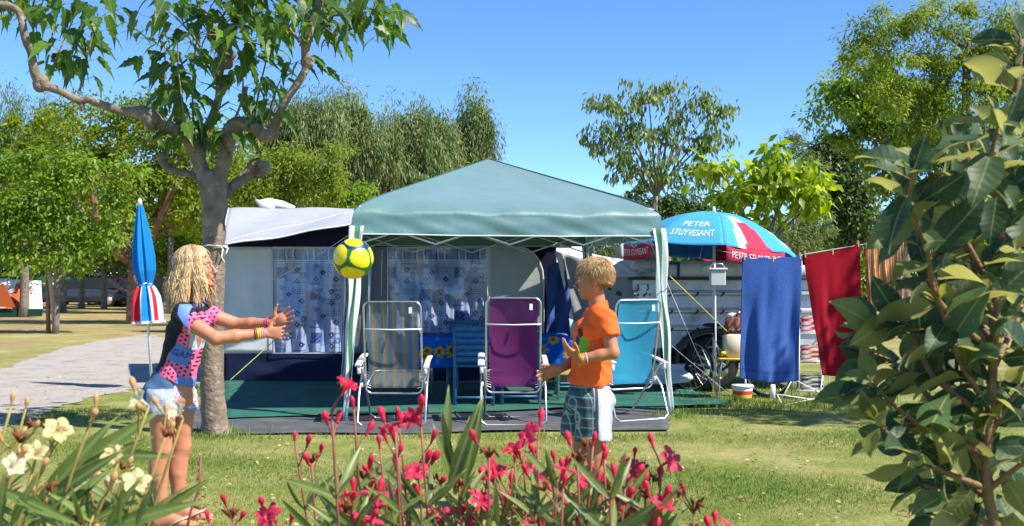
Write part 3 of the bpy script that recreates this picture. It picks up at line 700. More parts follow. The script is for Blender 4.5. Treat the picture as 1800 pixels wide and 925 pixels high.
# ---------------------------------------------------------------- caravan awning tent
def pattern(x, y):
    """printed curtain: x,y in metres, returns colour"""
    base = C_((156, 170, 206)); mid = C_((78, 106, 170)); dark = C_((28, 46, 118)); pale = C_((205, 214, 232)); sky_ = C_((112, 138, 196))
    if y > .0 and y < .16:                      # pelmet band at the top
        k = (x / .22) % 1
        if y < .012 or y > .148: return pale
        if k < .60: return C_((96, 134, 190)) if (k > .05 and k < .55) else dark
        if k < .68 or k > .92: return pale
        return C_((120, 140, 186))
    y -= .16; cx = .36; cy = .46; a = (x / cx); i = math.floor(a); yy = y + (.23 if i % 2 else 0); b = yy / cy; j = math.floor(b); u = (a - i) * cx; v = (b - j) * cy
    # big square with inner blocks
    if .03 < u < .15 and .04 < v < .16: 
        if .045 < u < .135 and .055 < v < .145: return dark if (u + v) % .05 < .028 else mid
        return mid
    if .13 < u < .19 and .07 < v < .19: return sky_
    for dx, dy, r, c in ((.25, .07, .036, dark), (.32, .13, .036, mid), (.25, .19, .034, dark), (.09, .26, .030, mid), (.16, .33, .03, dark), (.09, .40, .030, mid), (.30, .40, .034, dark)):
        d = abs(u - dx) + abs(v - dy)
        if d < r: return pale if d < r * .22 else c
    if .19 < u < .33 and .26 < v < .34:
        if (abs(((u*45) % 1) - .5) + abs(((v*45) % 1) - .5)) < .34: return dark
    if .01 < u < .12 and .44 < v < .455: return mid
    if .20 < u < .34 and (v % .05) < .008 and v < .25: return mid
    return base
YW = 13.35
def awning():
    root = empty('awning_tent', (-1.5, 14.5, 0)); tag(root, 'large grey and navy awning tent with patterned curtain windows behind the gazebo', 'tent'); o0 = root.location.copy()
    def Q(px, py, Y=YW): return W(px, py, Y) - o0
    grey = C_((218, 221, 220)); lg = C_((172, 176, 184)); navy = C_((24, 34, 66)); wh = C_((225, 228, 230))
    def panel(name, quad, fcol, wr=.012, nu=24, nv=24, y=0.0, thick=.004, mtl=None, f=None):
        """quad = 4 pixel corners TL,TR,BR,BL"""
        A, B, C2, D = [Q(*q) + Vector((0, y, 0)) for q in quad]
        mb = MB()
        def fn(u, v):
            p = A.lerp(B, u).lerp(D.lerp(C2, u), v)
            e = math.sin(math.pi*u) * math.sin(math.pi*v)
            return p + Vector((0, wr * (math.sin(u*5.1 + v*4) + .5*math.sin(u*13 - v*7)) * e + (f(u, v) if f else 0), 0))
        mb.grid(fn, nu, nv, (lambda u, v: fcol) if isinstance(fcol, tuple) else fcol, thick=thick)
        return mb.build(name, mtl or tarp, root)
    # roof: ridge at the caravan, front hem falling to the left corner
    rb = MB()
    A, B = Q(402, 366, 15.6), Q(1010, 366, 15.6); D, E = Q(386, 432, 12.75), Q(1000, 412, 13.1)
    def roof(u, v):
        t = v
        hx = 388 + 612*u; hy = 431 - 38*min(1, (hx - 388)/232) + 2*math.sin(u*9)
        p = A.lerp(B, u).lerp(Q(hx, hy, 12.75 + .3*u), t)
        p.z -= .035 * math.sin(math.pi*v) * abs(math.sin(math.pi*u*3)); p.z += .010*math.sin(u*31 + v*6)
        return p
    rb.grid(roof, 72, 24, lambda u, v: lg if v < .965 else C_((190, 192, 192)), thick=.004); rb.build('roof', tarp, root)
    hb = MB(); hb.col = wh; hb.tube([roof(i/48, 1) for i in range(49)], .011, 6); hb.tube([roof(0, i/20) for i in range(21)], .009, 6); hb.build('roof_piping', paint, root)
    # slack white cord lying over the roof
    cb = MB(); cb.tube([roof(.005 + .36*t, .97 - .62*t) + Vector((0, 0, .012)) for t in [i/20 for i in range(21)]], .005, 5); cb.build('roof_cord', rope_m, root)
    # front wall
    panel('gable_band', [(389,423),(618,392),(618,436),(389,436)], navy, .004, y=.03); panel('gable_band', [(618,392),(1005,396),(1005,436),(618,436)], navy, .004, y=.03)
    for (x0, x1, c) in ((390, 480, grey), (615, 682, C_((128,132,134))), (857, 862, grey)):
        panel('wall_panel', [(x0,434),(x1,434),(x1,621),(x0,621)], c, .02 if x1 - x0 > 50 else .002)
    panel('skirt_band', [(392,621),(620,618),(620,672),(392,674)], navy, .015); panel('skirt_band', [(620,618),(965,612),(965,668),(620,672)], navy, .01)
    panel('mud_flap', [(392,674),(680,672),(682,684),(390,690)], C_((128,150,170)), .02, y=-.03)
    for wi, (x0, x1, y1) in enumerate(((480, 615, 620), (682, 857, 617))):
        wd = (x1 - x0) * YW / FPX; hh = (y1 - 436) * YW / FPX
        def fold(u, v): return .028 * math.sin(u * wd * 30 + 1.5*math.sin(v*3)) * (.25 + .75 * min(1, max(0, v*1.4))) + .012*math.sin(u*wd*71 + v*5)
        fr = panel('window', [(x0-3,434),(x1+3,434),(x1+3,y1+2),(x0-3,y1+2)], C_((118,124,130)), .0, 2, 2, y=.10)
        ph = .07 * wi
        cu = panel('curtain', [(x0,436),(x1,436),(x1,y1),(x0,y1)], (lambda u, v: pattern((u * wd * 1.04 + ph + .006*math.sin(v*30))*.80, v * hh * (.84 if v*hh > .165 else 1.0))), 0.0, 230, 190, y=0.02, f=fold, thick=0, mtl=mat("printed_curtain", (1,1,1), .8, .04, 10, vcol=True, trans=.15))
        cu.parent = fr
        # clear plastic film in front of the curtain, welded to the wall
        fm_ = bpy.data.materials.new("clear_vinyl"); fm_.use_nodes = True; nn = fm_.node_tree.nodes; ll = fm_.node_tree.links
        tb = nn.new("ShaderNodeBsdfTransparent"); gl = nn.new("ShaderNodeBsdfGlossy"); gl.inputs['Roughness'].default_value = .12; mx_ = nn.new("ShaderNodeMixShader"); mx_.inputs[0].default_value = .07
        ll.new(tb.outputs[0], mx_.inputs[1]); ll.new(gl.outputs[0], mx_.inputs[2]); ll.new(mx_.outputs[0], nn["Material Output"].inputs[0])
        fi = panel('vinyl_pane', [(x0,435),(x1,435),(x1,y1),(x0,y1)], wh, .03, 30, 30, y=-.03, thick=0, mtl=fm_); fi.parent = fr
        sb = MB(); sb.col = wh
        for a, b2 in (((x0,434),(x0,y1)), ((x1,434),(x1,y1)), ((x0,y1+1),(x1,y1+1)), ((x0,435),(x1,435))):
            sb.tube([Q(*a) + Vector((0,-.035,0)), Q(*b2) + Vector((0,-.035,0))], .006, 5)
        sb.build('welt', paint, root).parent = fr
    # hanging zip strips on the dark pillar between the windows
    zb = MB(); zb.col = C_((215,218,220))
    zb.tube([Q(672,440) + Vector((0,-.03,0)), Q(671,520) + Vector((0,-.03,0))], .006, 5); zb.tube([Q(652,440)+Vector((0,-.05,0)), Q(648,615)+Vector((0,-.05,0))], .02, 8)
    zb.build('zip', paint, root)
    # door with a rounded top corner
    dp = [(862,434),(908,434),(925,437),(938,445),(948,458),(954,475),(956,500),(956,612),(862,614)]
    db = MB(); db.col = C_((184,188,186)); db.poly([Q(*p) for p in dp], .006, (0, -1, 0)); d_ = db.build('door_panel', tarp, root, smooth=False)
    eb = MB(); eb.col = wh; eb.tube([Q(*p) + Vector((0, -.012, 0)) for p in dp[:-1]], .007, 6); eb.build('zip', paint, d_)
    # navy side beside the door, rolled door flap and pole
    panel('navy_panel', [(908,432),(978,432),(985,668),(956,668)], C_((18,26,58)), .01, y=.05)
    nb = MB()
    def nf(u, v):
        A, B, C2, D = Q(962,470,13.0), Q(992,455,12.95), Q(1012,590,12.7), Q(960,598,12.75)
        p = A.lerp(B, u).lerp(D.lerp(C2, u), v); return p + Vector((0, .05*math.sin(u*9+v*6) + .025*math.sin(v*17-u*5), 0))
    nb.grid(nf, 20, 24, lambda u, v: C_((58, 84, 140)), thick=.004); nb.build('rolled_flap', tarp, root)
    wb = MB(); wb.col = wh; wb.poly([Q(975,440,12.95), Q(988,446,12.95), Q(998,500,12.9), Q(1013,590,12.7), Q(1007,590,12.7), Q(988,490,12.9)], .006, (0,-1,0)); wb.build('flap_edging', tarp, root, smooth=False)
    # left end wall and back
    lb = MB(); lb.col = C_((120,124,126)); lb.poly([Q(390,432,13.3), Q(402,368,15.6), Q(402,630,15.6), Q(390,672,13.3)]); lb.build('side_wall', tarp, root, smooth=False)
    
    for a_, b_ in ((Q(392,432), Q(392,674)), (Q(618,405), Q(618,672))): pb = MB(); pb.tube([a_, b_], .014, 8); pb.build('pole', steel_w, root)
awning()
def roll():
    mb = MB(); mb.col = C_((228, 228, 226)); Y = 15.7
    mb.tube([W(455,355,Y), W(470,357,Y), W(495,361,Y), W(518,366,Y+.1)], [.03, .075, .07, .03], 10, flat=.7); mb.tube([W(450,352,Y), W(463,362,Y-.05), W(480,366,Y-.1)], [.02, .06, .05], 10)
    tag(mb.build('rolled_cloth', tarp), 'bundled white cloth lying on the ridge of the grey awning roof', 'cloth')
roll()
# caravan the awning is attached to
def caravan():
    root = empty('caravan', (-.5, 16.9, 0)); tag(root, 'pale caravan standing behind the awning tent, almost hidden', 'caravan')
    mb = MB(); mb.box((-.6, .0, 1.15), (4.6, 2.0, 1.75), bev=.12); mb.build('body', mat("caravan_shell", (.62,.62,.60), .35, .04, 5), root)
    wv = MB(); wv.box((-2.0, -1.01, 1.5), (1.0, .02, .45), bev=.006); wv.build('window', dark_m, root)
    w2 = MB(); w2.lathe((-.6, -1.0, .32), [(.32,-.08),(.33,0),(.32,.08)], 20, rot=Matrix.Rotation(R(90), 3, 'X')); w2.build('wheel', black_r, root)
caravan()

# ---------------------------------------------------------------- ground mats
net_m = mat("green_woven_mat", C_((28, 92, 78)), .9, .25, 3, .6, 40, dirt=(.05,.07,.05), dscale=2)
gry_m = mat("grey_groundsheet", C_((72, 76, 80)), .85, .2, 4, .5, 8, dirt=(.14,.12,.09), dscale=3)
def mat_sheet(name, pts, m, z, label):
    mb = MB(); P = [G(*p) if len(p) == 2 else Vector(p) for p in pts]; n_ = 28
    A, B, C2, D = P
    def fn(u, v):
        p = A.lerp(B, u).lerp(D.lerp(C2, u), v)
        return p + Vector((.02*math.sin(v*19), .035*math.sin(u*11)*(1-v) , z + .006*(math.sin(u*17+v*5)*math.sin(v*13-u*3)) + .006))
    mb.grid(fn, 60, 40, thick=.004); tag(mb.build(name, m), label, 'ground mat')
mat_sheet('groundsheet', [(322,768),(1172,758),(1185,708),(325,716)], gry_m, .014, 'grey plastic groundsheet edging the lawn under the beach chairs')
mat_sheet('ground_mat', [(388,742),(1285,716),(1190,680),(392,674)], net_m, .034, 'green woven mat spread beneath the gazebo')

# ---------------------------------------------------------------- closed parasol (left)
def closed_parasol():
    b = G(268, 684); root = empty('parasol', b); tag(root, 'closed blue parasol tied round its pole on the left beside the girl', 'parasol'); Y = b.y
    top = W(246, 357, Y) - b; bot = Vector((0, 0, -.05))
    pm = MB(); pm.tube([bot, top + Vector((0,0,.02))], .017, 10); pm.build('pole', white_pl, root)
    fm = MB(); fm.tube([top + Vector((0,0,-.03)), top + Vector((-.002,0,.03)), top + Vector((-.003,0,.06))], [.03, .026, .008], 10); fm.build('finial', white_pl, root)
    axis = (top - Vector((0, 0, 0))).normalized(); L = top.length; rot = axis.to_track_quat('Z', 'Y').to_matrix()
    k = Y / FPX
    prof = [(213,26),(200,24),(185,23.5),(165,21),(150,15),(143,11),(138,12),(120,17),(100,17.5),(80,16),(50,12),(20,7),(4,4)]
    blue = C_((28,128,200)); red = C_((200,40,60)); wh = C_((225,230,235))
    def cf(a, z):
        s_ = (a / (2*math.pi) * 8) % 1; d = (L - z) / k
        if d > 148:
            i_ = int(a / (2*math.pi) * 8)
            if d > 208: return wh
            if i_ % 4 in (0, 2): return blue if s_ < .75 else wh
            return red if s_ < .6 else wh
        return blue
    P2 = []
    for i in range(len(prof)-1):
        for q in range(4):
            t = q/4; P2.append(((prof[i][1]*(1-t)+prof[i+1][1]*t)*k, L - (prof[i][0]*(1-t)+prof[i+1][0]*t)*k))
    P2.append((prof[-1][1]*k, L - prof[-1][0]*k))
    cm = MB(); cm.lathe((0,0,0), P2, 96, fn=lambda a, z: 1 + .16*math.sin(a*8 + z*1.5) + .07*math.sin(a*19+z*3), cfn=cf, rot=rot)
    c_ = cm.build('canopy', cloth, root)
    tb = MB(); tb.tube([axis*(L-143*k) + rot @ Vector((math.cos(a)*.075, math.sin(a)*.075, .01*math.sin(a*3))) for a in [i*math.pi/8 for i in range(16)]], .009, 6, closed=True); tb.build('tie', white_pl, root)
    def fn(x, y): return axis*(L-178*k) + rot @ Vector((math.sin(x/.12 + .25)*.158, -math.cos(x/.12 + .25)*.158 , y))
    text_on('lettering', 'UY', .13, fn, paint_white, c_, (.6, 1.2))
paint_white = mat("white_print", (.75,.76,.78), .6, .05)
closed_parasol()
# ---------------------------------------------------------------- open parasol
def open_parasol():
    Y = 12.3; k = Y / FPX; top = W(1255, 374, Y); root = empty('parasol', (top.x, Y, 0)); tag(root, 'wide open light blue parasol with white lettering and red valance tabs over the trailer', 'parasol'); o0 = root.location.copy()
    Rm = 154 * k; H0 = top.z; drop = 70 * k; n = 8; ph = R(-90 - 3)
    tilt = Matrix.Rotation(R(5), 3, 'Y') @ Matrix.Rotation(R(-2.5), 3, 'X')
    def surf(a, r):       # r 0..1
        s_ = ((a - ph) / (2*math.pi) * n) % 1
        scal = 1 - .055 * math.sin(math.pi*s_) * r
        z = -drop * (r ** 2.15) + .0 
        return tilt @ Vector((math.cos(a)*Rm*r*scal, math.sin(a)*Rm*r*scal, z - .02*math.sin(math.pi*s_)*r)) + Vector((0, 0, H0))
    blue = C_((72,158,212)); red = C_((196,58,82)); wh = C_((232,236,240))
    def cf(a, r):
        q = ((a - ph) / (2*math.pi) * n); i_ = int(q) % n; s_ = q % 1
        if r > .965 and False: return wh
        if i_ in (0, 3):      # panel with a red flag shape edged white
            if r > .30:
                w = (r - .30) / .7
                if .42 - .08*w < s_ < .62 + .14*w and r > .56: return red
                if .30 - .08*w < s_ < .56 + .06*w and r > .44: return wh
        return blue
    mb = MB(); nu, nv = 160, 34
    mb.grid(lambda u, v: surf(ph + u*2*math.pi, max(v, .002)), nu, nv, lambda u, v: cf(ph + u*2*math.pi - 1e-6 if u > 0 else ph + 1e-6, v), thick=.003)
    c_ = mb.build('canopy', cloth, root)
    for i_ in (0, 3, 6):
        vb = MB(); a0, a1 = ph + (i_+.03)*2*math.pi/n, ph + (i_+.97)*2*math.pi/n; colr = red
        vb.grid(lambda u, v: surf(a0+(a1-a0)*u, 1.0) + Vector((math.cos(a0)*.01*math.sin(u*8), .01*math.sin(u*9), -.17*v)), 14, 4, lambda u, v: colr, thick=.003); vb.build('valance', cloth, root)
    am0 = ph + (.5+7)*2*math.pi/n; am1 = ph + .5*2*math.pi/n
    def lay(txt, am, rm, size, st=(1,1)):
        def fn(x, y):
            r = rm - y / (Rm*1.15); a = am + x / (Rm*rm); return surf(a, r) + (tilt @ Vector((math.cos(a)*.004, math.sin(a)*.004, .008)))
        text_on('lettering', txt, size, fn, paint_white, c_, st)
    lay('PETER', am0, .70, .115, (1, 1.3)); lay('STUYVESANT', am0, .85, .105, (.8, 1.4))
    lay('PETER', ph + (1.5)*2*math.pi/n, .70, .13); lay('STUYVESANT', ph + 1.5*2*math.pi/n, .86, .12, (.8, 1.3))
    for i_ in (0, 3, 6):
        a_m = ph + (i_ + .5)*2*math.pi/n
        def fn(x, y): a = a_m + x / Rm; return surf(a, 1.0) + Vector((math.cos(a)*.016, math.sin(a)*.016, -.085 + y))
        text_on('lettering', 'PETER STUYVESANT', .085, fn, paint_white, c_, (.82, 1.2))
    rb = MB()
    for i_ in range(n): a = ph + i_*2*math.pi/n; rb.tube([surf(a, t) + Vector((0,0,-.012)) for t in (0.02,.3,.6,.98)], .005, 5)
    rb.build('rib_frame', steel_w, root)
    pb = MB(); pb.tube([(0,0,-.1), (0,0,H0)], .018, 10); pb.build('pole', steel_w, root)
    fb = MB(); fb.tube([(0,0,H0-.01),(0,0,H0+.03),(0,0,H0+.07)], [.03,.022,.012], 10); fb.build('finial', white_pl, root)
open_parasol()

# ---------------------------------------------------------------- camping trailer
def trailer():
    Y = 12.45; k = Y/FPX; root = empty('camping_trailer', (2.4, Y, 0)); tag(root, 'silver ribbed camping trailer with black mudguard behind the blue towel', 'trailer'); o0 = root.location.copy()
    galv = mat("galvanised_steel", (.60,.61,.62), .42, .18, 5, .12, 40, metal=.35, dirt=(.22,.2,.17), dscale=2.5)
    lidm = mat("grey_trailer_lid", (.55,.56,.58), .45, .08, 4, .1, 20, dirt=(.25,.24,.22), dscale=2)
    def q(px, py, d=0): return W(px, py, Y) - o0 + Vector((0, d, 0))
    x0, x1 = q(1113, 0).x, q(1452, 0).x; xc = (x0+x1)/2; wd = x1 - x0
    def zz(py): return q(0, py).z
    mb = MB()
    # side wall as one folded sheet: three recessed steps
    prof = [(zz(612),.0),(zz(582),.0),(zz(579),-.02),(zz(574),-.02),(zz(571),.025),(zz(552),.035),(zz(549),-.02),(zz(544),-.02),(zz(541),.03),(zz(521),.04),(zz(518),-.02),(zz(513),-.02),(zz(510),.03),(zz(492),.03)]
    mb.grid(lambda u, v: Vector((x0 + wd*u, (lambda i: prof[i][1])(round(v*(len(prof)-1))), prof[round(v*(len(prof)-1))][0])), 24, len(prof)-1)
    mb.box((xc, .82, (zz(612)+zz(492))/2), (wd-.01, 1.5, zz(492)-zz(612)-.01)); mb.build('body', galv, root, smooth=False)
    for py in (516, 547, 578):
        rb = MB(); rb.box((xc, -.03, zz(py)), (wd, .022, .028), bev=.005)
        b_ = rb.build('side_rail', alu, root, smooth=False)
        for x in np.arange(x0+.15, x1, .30):
            hk = MB(); hk.tube([(x,-.045,zz(py)+.005),(x-.012,-.065,zz(py)-.012),(x-.04,-.055,zz(py)-.035)], .009, 5); hk.blob((x,-.05,zz(py)+.004), .015, 8, 5)
            hk.build('hook', dark_m, b_)
    ep = MB(); ep.col=(.5,.5,.5); ep.box((q(1138,0).x, -.05, zz(520)), (.24, .02, .27), bev=.004); e_ = ep.build('end_plate', galv, root, smooth=False)
    hp = MB()
    for px in (1121, 1131, 1141): hp.box((q(px,0).x, -.063, zz(518)), (.022,.006,.022))
    for px in (1120, 1137): hp.tube([(q(px,0).x,-.07,zz(500)),(q(px,0).x+.01,-.08,zz(508)),(q(px,0).x-.012,-.075,zz(511))], .008, 5)
    hp.build('latch', dark_m, e_)
    lb = MB(); lb.box((xc, .78, zz(474)), (wd+.06, 1.66, .2), bev=.045); lb.build('lid', lidm, root)
    lt = MB(); lt.box((xc, .78, zz(490)), (wd+.08, 1.69, .03), bev=.008); lt.build('lid_trim', dark_m, root, smooth=False)
    hd = MB(); hd.lathe((q(1246,0).x, -.055, zz(473)), [(.11,0),(.10,.015),(.06,.016),(.05,.008)], 24, sy=.42, rot=Matrix.Rotation(R(90),3,'X')); hd.build('handle', white_pl, root)
    st = MB(); st.box((q(1191,0).x,-.06,zz(474)), (.035,.012,.17)); st.box((q(1183,0).x,-.062,zz(463)), (.1,.012,.03)); st.build('strap', mat("navy_strap",(.03,.05,.12),.8), root, smooth=False)
    kn = MB(); kn.blob((q(1201,0).x,-.035,zz(587)), (.035,.012,.035), 16, 8); kn.build('filler_cap', white_pl, root)
    ch = MB(); ch.box((xc, .75, zz(620)), (wd, 1.4, .07)); ch.box((xc,.1,zz(632)), (wd*.92,.06,.09)); ch.tube([(xc,-.05,.33),(xc,1.5,.33)], .03, 8); ch.build('chassis', dark_m, root, smooth=False)
    # mudguard
    cx = q(1247,0).x; cz = .33
    mg = MB(); 
    def mf(u, v):
        a = R(196) - u*R(200); r = .42
        rx = r * (1 if abs(math.cos(a)) < .8 else 1.0)
        return Vector((cx + math.cos(a)*rx*1.05, -.16 + v*.28, cz + max(math.sin(a)*r*.98, -.1)))
    mg.grid(mf, 28, 4, thick=.012); mg.grid(lambda u, v: mf(u, 0).lerp(Vector((cx, -.16, cz)), v*.13), 28, 2, thick=.008); mg.build('mudguard', mat("black_mudguard", (.03,.03,.033), .5, .2, 8, .2), root)
    def wheel(x, y):
        t = MB(); M_ = Matrix.Rotation(R(90), 3, 'X')
        t.lathe((x, y, cz), [(.20,-.085),(.30,-.095),(.325,-.06),(.33,0),(.325,.06),(.30,.095),(.20,.085)], 40, rot=M_, fn=lambda a, z: 1 + (.006 if int(a*14) % 2 else 0), capb=False, capt=False)
        w_ = t.build('wheel', black_r, root)
        r_ = MB(); r_.lathe((x, y, cz), [(.19,-.05),(.205,-.085),(.205,.085),(.19,.05)], 32, rot=M_, capb=False, capt=False)
        r_.lathe((x, y-.01, cz), [(.06,-.03),(.065,.03),(.04,.06),(.01,.065)], 20, rot=M_)
        for i in range(8): a = i*math.pi/4 + .2; r_.tube([(x+math.cos(a)*.05, y-.03, cz+math.sin(a)*.05), (x+math.cos(a)*.195, y-.02, cz+math.sin(a)*.195)], [.022,.016], 6)
        r_.build('rim', alu, w_)
    wheel(cx, -.03); wheel(cx - .02, 1.55)
    lg = MB(); lg.tube([(x0+.3,0,.5),(x0+.32,-.05,.0)], .018, 8); lg.box((x0+.32,-.05,.012),(.1,.1,.014)); lg.build('corner_steady', alu, root)
    # tent cloth folded out of the trailer on the left: faded grey canvas draped down to the ground
    def canv(name, quad, ys, col, amp, fr, nu=40, nv=30, sg=.05):
        A, B, C2, D = [W(px, py, yy) - o0 for (px, py), yy in zip(quad, ys)]
        m_ = MB()
        def fn(u, v):
            p = A.lerp(B, u).lerp(D.lerp(C2, u), v)
            return p + Vector((.03*math.sin(v*7+u*3)*u, amp*(math.sin(u*fr+v*5) + .5*math.sin(u*fr*2.3 - v*9) + .4*math.sin((u+v)*fr*1.3)), -sg*math.sin(math.pi*u)))
        m_.grid(fn, nu, nv, lambda u, v: col, thick=.004); return m_.build(name, tarp, root)
    canv('tent_canvas', ((980,442),(1118,462),(1114,640),(1008,655)), (13.6,12.7,12.2,12.6), C_((165,168,174)), .04, 9)
    canv('tent_canvas', ((1040,446),(1160,452),(1168,476),(1050,482)), (12.9,12.5,12.2,12.4), C_((190,194,200)), .03, 14)
    canv('tent_canvas', ((1000,560),(1112,585),(1120,668),(1010,676)), (12.35,12.1,11.9,12.1), C_((200,202,204)), .03, 7)
    canv('canvas_skirt', ((1060,640),(1205,640),(1215,672),(1060,676)), (12.1,12.2,12.0,11.9), C_((205,207,210)), .03, 8, sg=.01)
    # pale vaulted cover on top
    vb = MB()
    def vf(u, v):
        a = math.pi * v; return W(1085 + u*72, 458, 13.3) - o0 + Vector((0, -.45*math.cos(a), .27*math.sin(a)**.7 * (1 - .35*(1-u)**3) + .01*math.sin(u*20)))
    vb.grid(vf, 20, 20, lambda u, v: C_((205,206,200)), thick=.004); vb.build('roof_cover', tarp, root)
    bt = MB(); bt.box(W(1071,507,12.45)-o0, (.05,.05,.04), bev=.01); bt.box(W(1088,516,12.4)-o0, (.07,.05,.05), Matrix.Rotation(R(25),3,'Y'), bev=.01); bt.build('buckle', dark_m, root)
trailer()

# ---------------------------------------------------------------- washing line with towels
TY = 10.05
def line_z(px):
    return W(px, 448 + (7 if 1303 < px < 1410 else 0) - max(0, (px-1410))*.17, TY)
def clothesline():
    root = empty('clothesline', W(1290, 500, TY).xy.to_3d()); o0 = root.location.copy(); tag(root, 'thin line carrying blue, red and orange striped towels tied to a pole', 'clothesline')
    mb = MB(); mb.tube([line_z(px) - o0 for px in range(1298, 1700, 8)], .004, 5); mb.tube([line_z(1298) - o0, W(1262, 440, 11.9) - o0], .004, 5); mb.build('cord', rope_m, root)
    for px, py in ((1692, 392),):
        p = W(px, py, TY) - o0; pm = MB(); pm.tube([(p.x, .03, -.02), (p.x, .03, p.z)], .014, 8); pm.build('pole', alu, root)
clothesline()
towel_groups = []
def towel(name, label, x0, x1, y_top0, y_top1, y_bot0, y_bot1, col, folds, seed, bell=0.0, inx=(0, 0), colf=None, hem=None):
    rr = random.Random(seed); k = TY/FPX
    A, B = W(x0, y_top0, TY), W(x1, y_top1, TY); D, C2 = W(x0 + inx[0], y_bot0, TY-.03), W(x1 + inx[1], y_bot1, TY-.03)
    org = (A + B) / 2; root = empty(name, org); mb = MB(); wd = (B-A).length
    # folds: V-shaped drapes running from the pegs down to the middle
    def fn(u, v):
        p = A.lerp(B, u).lerp(D.lerp(C2, u), v) - org
        e = .02 + .98*min(1, v*1.5); y = 0
        for a, f, ph_, sl in folds: y += a * math.sin(2*math.pi*(f*u + sl*v) + ph_) * e
        y += .011 * math.cos(2*math.pi*1.35*math.hypot((u-.5)*1.5, 1.02-v) + seed) * min(1, v*1.5)
        y += .012*math.sin(v*15 + u*7)*e*.5
        pinch = .012*math.sin(math.pi*u*3)**2 * (1 - v)**3
        z = -.012*math.sin(math.pi*u) * (1 - v) - pinch + .014*math.sin(u*6+seed)*v
        return p + Vector((.012*math.sin(v*5+seed)*math.sin(u*3), y, z))
    mb.grid(fn, 90, 120, colf or (lambda u, v: col if .015 < v < .985 and (v < .91 or v > .935) else tuple(c*.8 for c in col)), thick=.009)
    m = terry
    mb.build('cloth', m, root)
    # short flap folded over the line at the back
    fb = MB(); fb.grid(lambda u, v: fn(u, 0) + Vector((0, .012 + .02*math.sin(v*math.pi/2), .006*math.cos(v*math.pi/2) - .10*v)), 40, 6, colf or (lambda u, v: col), thick=.008); fb.build('folded_edge', m, root)
    for u in (.03, .5, .97):
        pg = MB(); q = fn(u, 0); pg.box(q + Vector((0, -.008, 0)), (.012,.01,.06), bev=.002); pg.box(q + Vector((0, .02, 0)), (.012,.01,.06), bev=.002); pg.build('clothes_peg', pegm, root, smooth=False)
    tag(root, label, 'towel', 'towels hung on the line'); return root
terry = mat("terry_cloth", (1,1,1), .95, .14, 90, 1.0, 210, vcol=True, spec=.05, trans=.12, sheen=.08)
pegm = mat("wooden_peg", (.5,.36,.2), .6)
towel('towel', 'large plain blue towel hanging on the line in front of the trailer', 1305, 1409, 452, 450, 669, 672, C_((70,110,190)), [(.032,1.15,.4,.28),(.014,2.6,1.6,-.55),(.006,4.7,1,.4)], 1, inx=(-4, -4))
towel('towel', 'deep red towel hanging on a slant beside the blue one', 1412, 1511, 448, 428, 662, 655, C_((172,16,38)), [(.020,1.3,2.2,.35),(.009,2.9,2,-.4),(.004,5.1,1,.6)], 2, inx=(32, 3))
def ost(u, v):
    s_ = (u*6.5) % 1; return C_((214,118,40)) if s_ < .45 else (C_((235,225,205)) if s_ < .6 or s_ > .9 else C_((226,160,90)))
towel('towel', 'orange and cream striped towel half hidden by shrub leaves', 1520, 1588, 432, 424, 545, 540, C_((214,118,40)), [(.014,3,.3,.2),(.006,7,1,.2)], 3, colf=ost, inx=(6, 2))

